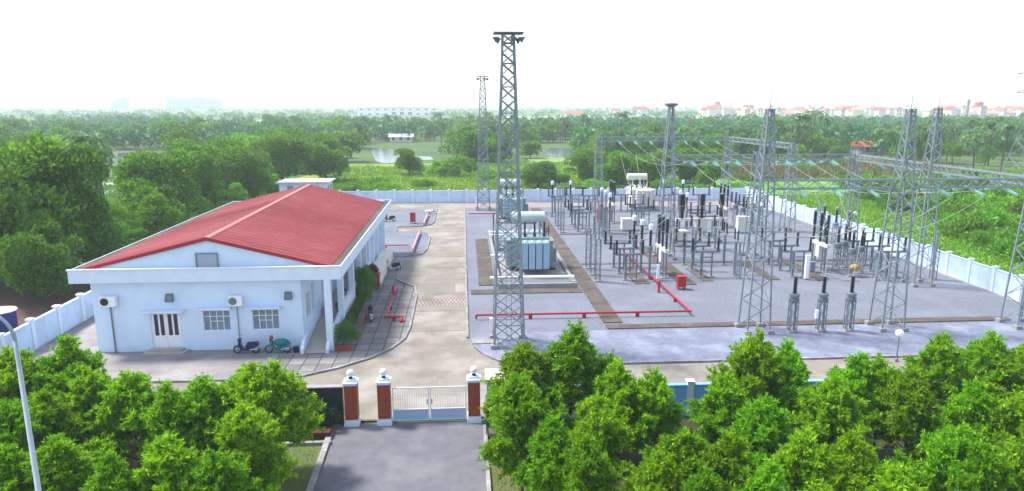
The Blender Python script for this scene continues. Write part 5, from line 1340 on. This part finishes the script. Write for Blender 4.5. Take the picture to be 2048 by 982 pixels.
# a few distinct tall palms
for px, py in ((965,330),(930,322),(1830,335),(1870,338),(2000,345),(1760,336),(1240,296),(1165,290),(1945,348),(205,432),(1555,322),(1600,318),(720,300)):
    x, y = at(px, py); palm(x, y, 1.25)
# far wood that reads as one mass
rng = np.random.default_rng(5)
def wood(name, areas, n, label, size=(1.3, 2.0)):
    Ps, Ds = [], []
    for (x0, x1, y0, y1, share) in areas:
        c = int(n*share); px = rng.uniform(x0, x1, c); py = rng.uniform(y0, y1, c)
        for a, b in zip(px, py):
            x, y = at(a, b); H_ = rng.uniform(4, 8.5); r = rng.uniform(2.2, 4.2) * (1 + (y > 700)*.8); m = 46
            d = unit(rng.normal(size=(m, 3))); d[:, 2] = abs(d[:, 2]); Ps.append(np.array([x, y, H_*.35]) + d*[r, r, H_*.62]); Ds.append(unit(d*.6 + rng.normal(size=(m, 3))*.7))
    P = np.concatenate(Ps); D_ = np.concatenate(Ds); sz = 1.5
    o = link(name, leafmesh(name, leafset(len(P), lambda q: (P, D_), sz, sz*1.25, rng), M['wood'])); o['label'] = label; o['category'] = 'woodland'; return struct(o, 'stuff')
wood('far_woodland', [(-60,700,236,300,.22),(690,1160,252,285,.09),(1150,2110,246,310,.45),(-60,720,219,232,.06),(860,1400,216,236,.08)], 2600, 'distant woodland fading into haze below the horizon')
wood('horizon_woodland', [(-100,2150,209.6,214,1)], 520, 'last line of trees along the horizon')

# weeds and tall grass
def cover(name, poly_px, n, size, h, m, label, seed, up=1.2):
    rng = np.random.default_rng(seed); P = []
    (x0, x1, y0, y1) = poly_px
    a = rng.uniform(x0, x1, n*2); b = rng.uniform(0, 1, n*2); P = []
    xs0, ys0 = x0, y0
    pts = np.stack([rng.uniform(x0, x1, n), rng.uniform(y0, y1, n)], 1)
    return pts, rng
def weeds(name, x0, x1, y0, y1, n, ll, lw, hm, m, label, seed, keep=None):
    rng = np.random.default_rng(seed); p = np.stack([rng.uniform(x0, x1, n), rng.uniform(y0, y1, n)], 1)
    if keep is not None: p = p[keep(p[:, 0], p[:, 1])]
    hgt = (np.sin(p[:, 0]*.35 + np.sin(p[:, 1]*.21)*2) * np.sin(p[:, 1]*.27 + p[:, 0]*.1) * .5 + .5) ** 2 * hm
    P = np.column_stack([p, rng.uniform(0, 1, len(p))*hgt - .08]); D_ = unit(rng.normal(size=(len(p), 3))*.7 + np.array([0, 0, 1.1]))
    o = link(name, leafmesh(name, leafset(len(P), lambda q: (P, D_), lw, ll, rng), M[m])); o['label'] = label; o['category'] = 'undergrowth'; return struct(o, 'stuff')
rightside = lambda x, y: x > 49.6 + (y-60)*.045 + .6
weeds('water_weed', 49, 100, 50, 128, 60000, .42, .16, .7, 'field', 'bright green water weed beyond the right boundary wall', 11, rightside)
weeds('tall_grass', 88, 150, 88, 165, 26000, 1.0, .22, 2.0, 'field', 'tall grass behind the thicket on the right', 12)
weeds('meadow_grass', -34, 48, 121.5, 200, 42000, .55, .2, .9, 'field', 'meadow grass beyond the far boundary wall', 13, lambda x, y: ~((x > -42) & (x < -4) & (y > 190)))
weeds('meadow_grass', -34, 48, 121.5, 150, 16000, .5, .2, .9, 'dry', 'patches of dry yellow grass beyond the far boundary wall', 21, lambda x, y: (np.sin(x*.19+1) + np.sin(y*.33 + x*.08) > .35))
weeds('reeds', 60, 125, 150, 185, 12000, 1.8, .3, 2.4, 'reed', 'strip of dry reeds behind the right field', 14)
weeds('undergrowth', -80, -31.8, 50, 150, 30000, .6, .25, 1.6, 'broad', 'undergrowth beneath the dark trees on the left', 15, lambda x, y: ~((y < 74) & (x > -62)))
weeds('verge_grass', -14, -7.6, 12, 34, 12000, .12, .03, .05, 'hedge', 'short grass under the acacias left of the approach road', 16)
weeds('verge_grass', 1.1, 7, 12, 34, 12000, .12, .03, .05, 'hedge', 'short grass under the acacias right of the approach road', 17)
weeds('wall_creeper', 47.9, 51.2, 66, 100, 2600, .35, .14, .4, 'reed', 'brown creeping growth along the outside of the right wall', 18, lambda x, y: (x > 48.9 + (y-60)*.045))

# ------------------------------------------------------------------ distant buildings
def house_proto(seed, fl, wcol, rcol, flat=False):
    def mk():
        r = random.Random(seed); t = thing('house', '', 'house'); W_, D_, H_ = 5.5, 8, fl*3.4
        MB().box(-W_/2, W_/2, -D_/2, D_/2, 0, H_).build('wall', mat(*wcol), t)
        if flat: mb = MB(); mb.box(-W_/2-.5, W_/2+.5, -D_/2-.5, D_/2+.5, H_, H_+.4); mb.box(-W_/2, W_/2, 0, D_/2, H_+.4, H_+2.8); mb.extr([(-W_/2-.4, H_+2.8), (W_/2+.4, H_+2.8), (0, H_+4.3)], -.4, D_/2+.4); orient(mb.build('roof', mat(*rcol), t))
        else: mb = MB(); mb.extr([(-W_/2-.6, H_-.1), (W_/2+.6, H_-.1), (0, H_+2.4)], -D_/2-.6, D_/2+.6); orient(mb.build('roof', mat(*rcol), t))
        for f in range(fl):
            for x in (-1.5, 1.2):
                MB().box(x-.5, x+.5, -D_/2-.06, -D_/2-.01, f*3.4+1, f*3.4+2.7).build('window', M['dark'], t)
        return t
    return mk
wc = [('white_house_wall', (.68,.66,.62), .8, (.58,.55,.5), .3), ('pink_house_wall', (.60,.42,.38), .8, (.5,.36,.33), .3), ('yellow_house_wall', (.62,.55,.38), .8), ('grey_house_wall', (.40,.42,.46), .8)]
rc = [('clay_tile_roof', (.50,.10,.07), .8, (.42,.08,.05), .6), ('faded_tile_roof', (.50,.25,.19), .8), ('blue_sheet_roof', (.20,.30,.55), .6)]
HP = [Proto(house_proto(1, 2, wc[0], rc[0])), Proto(house_proto(2, 3, wc[0], rc[0], True)), Proto(house_proto(3, 1, wc[1], rc[1])), Proto(house_proto(4, 2, wc[2], rc[1])), Proto(house_proto(5, 3, wc[1], rc[0], True)), Proto(house_proto(6, 2, wc[3], rc[2]))]
dens = [(1200, 1420, 14), (1400, 1660, 50), (1660, 1900, 50), (1880, 2100, 58)]
for a, b, n in dens:
    for i in range(n):
        px = rnd.uniform(a, b); py = rnd.uniform(219.5, 235); x, y = at(px, py); k = rnd.choice((0, 0, 0, 1, 2, 2, 3, 4, 0, 2, 3, 0)) if rnd.random() > .04 else 5
        HP[k].put((x, y, -1.0 if k in (1, 4) else 0), rnd.uniform(-.6, .6) + (math.pi/2 if rnd.random() < .5 else 0), ('white town house ', 'tall white town house ', 'low pink town house ', 'yellowish town house ', 'tall pink town house ', 'blue-roofed town house ')[k] + '' + region(x, y).split(',')[0] + (', front row' if py > 230 else ', second row' if py > 225 else ', back rows'), rnd.uniform(.85, 1.2) if k in (1, 4) else rnd.uniform(1.1, 1.6), 'houses of the distant town')
lh = [(HP[3], 1490, 235, 1.4, 'yellow-white gabled house at the left end of the distant town'), (HP[5], 1638, 231, 1.6, 'pale blue-roofed house above the town roofs'), (HP[1], 1435, 228, 1.5, 'white multi-storey house left of the tall middle mast in the town'), (HP[4], 1958, 236, 1.4, 'cream and red mansion at the right of the distant town')]
for P, px, py, s_, lb_ in lh:
    x, y = at(px, py); P.put((x, y, 0), .1, lb_, s_)
x, y = at(1938, 236); t = thing('dome_tower', 'slim domed tower standing on the cream and red mansion', 'tower', (x, y+4, 0))
MB().lathe([(1.2, 0), (1.2, 17), (2.0, 17.3), (1.4, 18), (1.9, 20), (1.5, 21.5), (.3, 23.5)], n=10).build('shaft', M['cover'], t)
def bighouse(px, py, W_, D_, H_, wm, rm, label, rz=0, rh=2.5, nwin=4):
    x, y = at(px, py); t = thing('house', label, 'house', (x, y, 0), rz)
    MB().box(-W_/2, W_/2, -D_/2, D_/2, 0, H_).build('wall', wm, t)
    mb = MB(); mb.extrx([(-D_/2-.7, H_-.2), (D_/2+.7, H_-.2), (0, H_+rh)], -W_/2-.7, W_/2+.7); orient(mb.build('roof', rm, t))
    for i in range(nwin):
        xx = -W_/2 + W_*(i+.5)/nwin; MB().box(xx-.6, xx+.6, -D_/2-.06, -D_/2-.01, 1.0, 2.8).build('window', M['dark'], t)
    return t
bighouse(1148, 236, 20, 10, 5.5, mat(*wc[2]), mat(*rc[0]), 'cream house with hipped red roof among trees right of the near mast', .1)
bighouse(1722, 309, 6, 5, 3.0, mat(*wc[3]), mat(*rc[0]), 'small house with a bright red roof among the palms', R(12), 1.6, 3)
bighouse(1750, 307, 4, 6, 2.8, mat(*wc[3]), mat(*rc[2]), 'grey-walled house right behind the small red-roofed one', R(80), 1.3, 2)
bighouse(803, 284, 10, 5, 2.6, mat(*wc[0]), mat('white_sheet_roof', (.7,.72,.76), .6), 'low white-roofed shack by the pond', 0, 1.2, 3)
bighouse(766, 278, 7, 5, 2.6, mat(*wc[3]), mat(*rc[2]), 'pale blue-roofed shack left of the white shack by the pond', 0, 1.2, 2)
bighouse(922, 256, 12, 6, 3, mat(*wc[0]), mat('white_sheet_roof', (.7,.72,.76), .6), 'white-roofed shed left of the far mast', 0, 1.5, 2)
bighouse(180, 225, 34, 12, 7, mat(*wc[0]), mat('white_sheet_roof', (.7,.72,.76), .6), 'white factory shed in the haze at the far left', 0, 3, 5)
bighouse(140, 228, 24, 12, 6, mat(*wc[0]), mat(*rc[1]), 'small pinkish shed left of the far white factory shed', 0, 2, 3)
x, y = at(796, 231); t = thing('warehouse', 'very long white warehouse with two rows of small openings near the horizon', 'warehouse', (x, y, 0))
Wd = 870/1365.0; L2 = 78*y/1365*1.0
MB().box(-L2, L2, 0, 40, 0, 12.5).build('wall', M['white'], t)
mb = MB(); mb.extrx([(-1.5, 12.4), (41.5, 12.4), (20, 17.5)], -L2-1, L2+1); orient(mb.build('roof', M['white'], t))
MB().box(-L2*.75, L2*.75, -.4, -.02, 14.2-1.9, 14.9-1.9).build('fascia_band', M['gutter'], t)
for i in range(10):
    xx = -L2 + 2*L2*(i+.5)/10; MB().box(xx-2.0, xx+2.0, -.12, -.02, 8.2, 9.8).build('window', M['dark'], t); MB().box(xx-(2 if i not in (4,5,6) else 3), xx+(2 if i not in (4,5,6) else 3), -.12, -.02, 1.0, 3.4 if i not in (4,5,6) else 5.2).build('door', M['dark'], t)
def highrise(px, py, W_, H_, label):
    x, y = at(px, py); t = thing('apartment_block', label, 'apartment block', (x, y, 0))
    MB().box(-W_/2, W_/2, -9, 9, 0, H_).build('wall', mat(*wc[3]), t); MB().box(-W_*.1, W_*.2, -6, 6, H_, H_+5).build('roof_house', mat(*wc[3]), t)
    for f in range(int(H_/4)): MB().box(-W_/2+2, W_/2-2, -9.2, -9.02, f*4+1.2, f*4+2.8).build('window_band', M['dark'], t)
highrise(395, 219, 150, 35, 'wide pale apartment block barely visible in the haze at the left')
highrise(345, 219, 30, 38, 'narrow tower block at the left end of the hazy apartment block')
highrise(250, 219, 30, 36, 'hazy tower block left of the wide apartment block')
highrise(232, 219, 18, 26, 'small hazy tower block farthest left')

# transmission pylon beyond the right wall
x, y = at(2052, 392); t = thing('transmission_pylon', 'large lattice power pylon beyond the right wall, cut by the picture edge', 'pylon', (x, y, 0))
wd = lambda z: 7.6 - 6.2*min(1, z/18)
lattice(t, wd, 0, 24, 12, .10, .05, 'x', M['galv'], M['galv'])
for z in (19.0, 22.3):
    mb = MB()
    for sx in (-1, 1):
        for y_ in (-.6, .6): mb.bar((0, y_, z), (sx*5.2, 0, z+.1), .06); mb.bar((0, y_, z+1.1), (sx*5.2, 0, z+.1), .05)
        for k in range(1, 5): mb.bar((sx*k*1.05, .5-.1*k, z), (sx*(k+.5)*1.0, 0, z+1.0-.2*k), .03)
    mb.build('crossarm', M['galv'], t)

# ------------------------------------------------------------------ haze
hz = MB(); hz.box(-3200, 3200, -60, 4200, -1.2, 42); h = hz.build('haze', None if False else bpy.data.materials.new('haze_air')); struct(h, 'stuff')
h['label'] = 'pale haze filling the air'; h['category'] = 'haze'
hm = h.data.materials[0]; hm.use_nodes = True; n = hm.node_tree.nodes; n.remove(n['Principled BSDF']); pv = n.new('ShaderNodeVolumePrincipled')
pv.inputs['Color'].default_value = (.88, .96, 1.0, 1); pv.inputs['Density'].default_value = .00040; pv.inputs['Anisotropy'].default_value = .1
hm.node_tree.links.new(pv.outputs[0], n['Material Output'].inputs['Volume'])
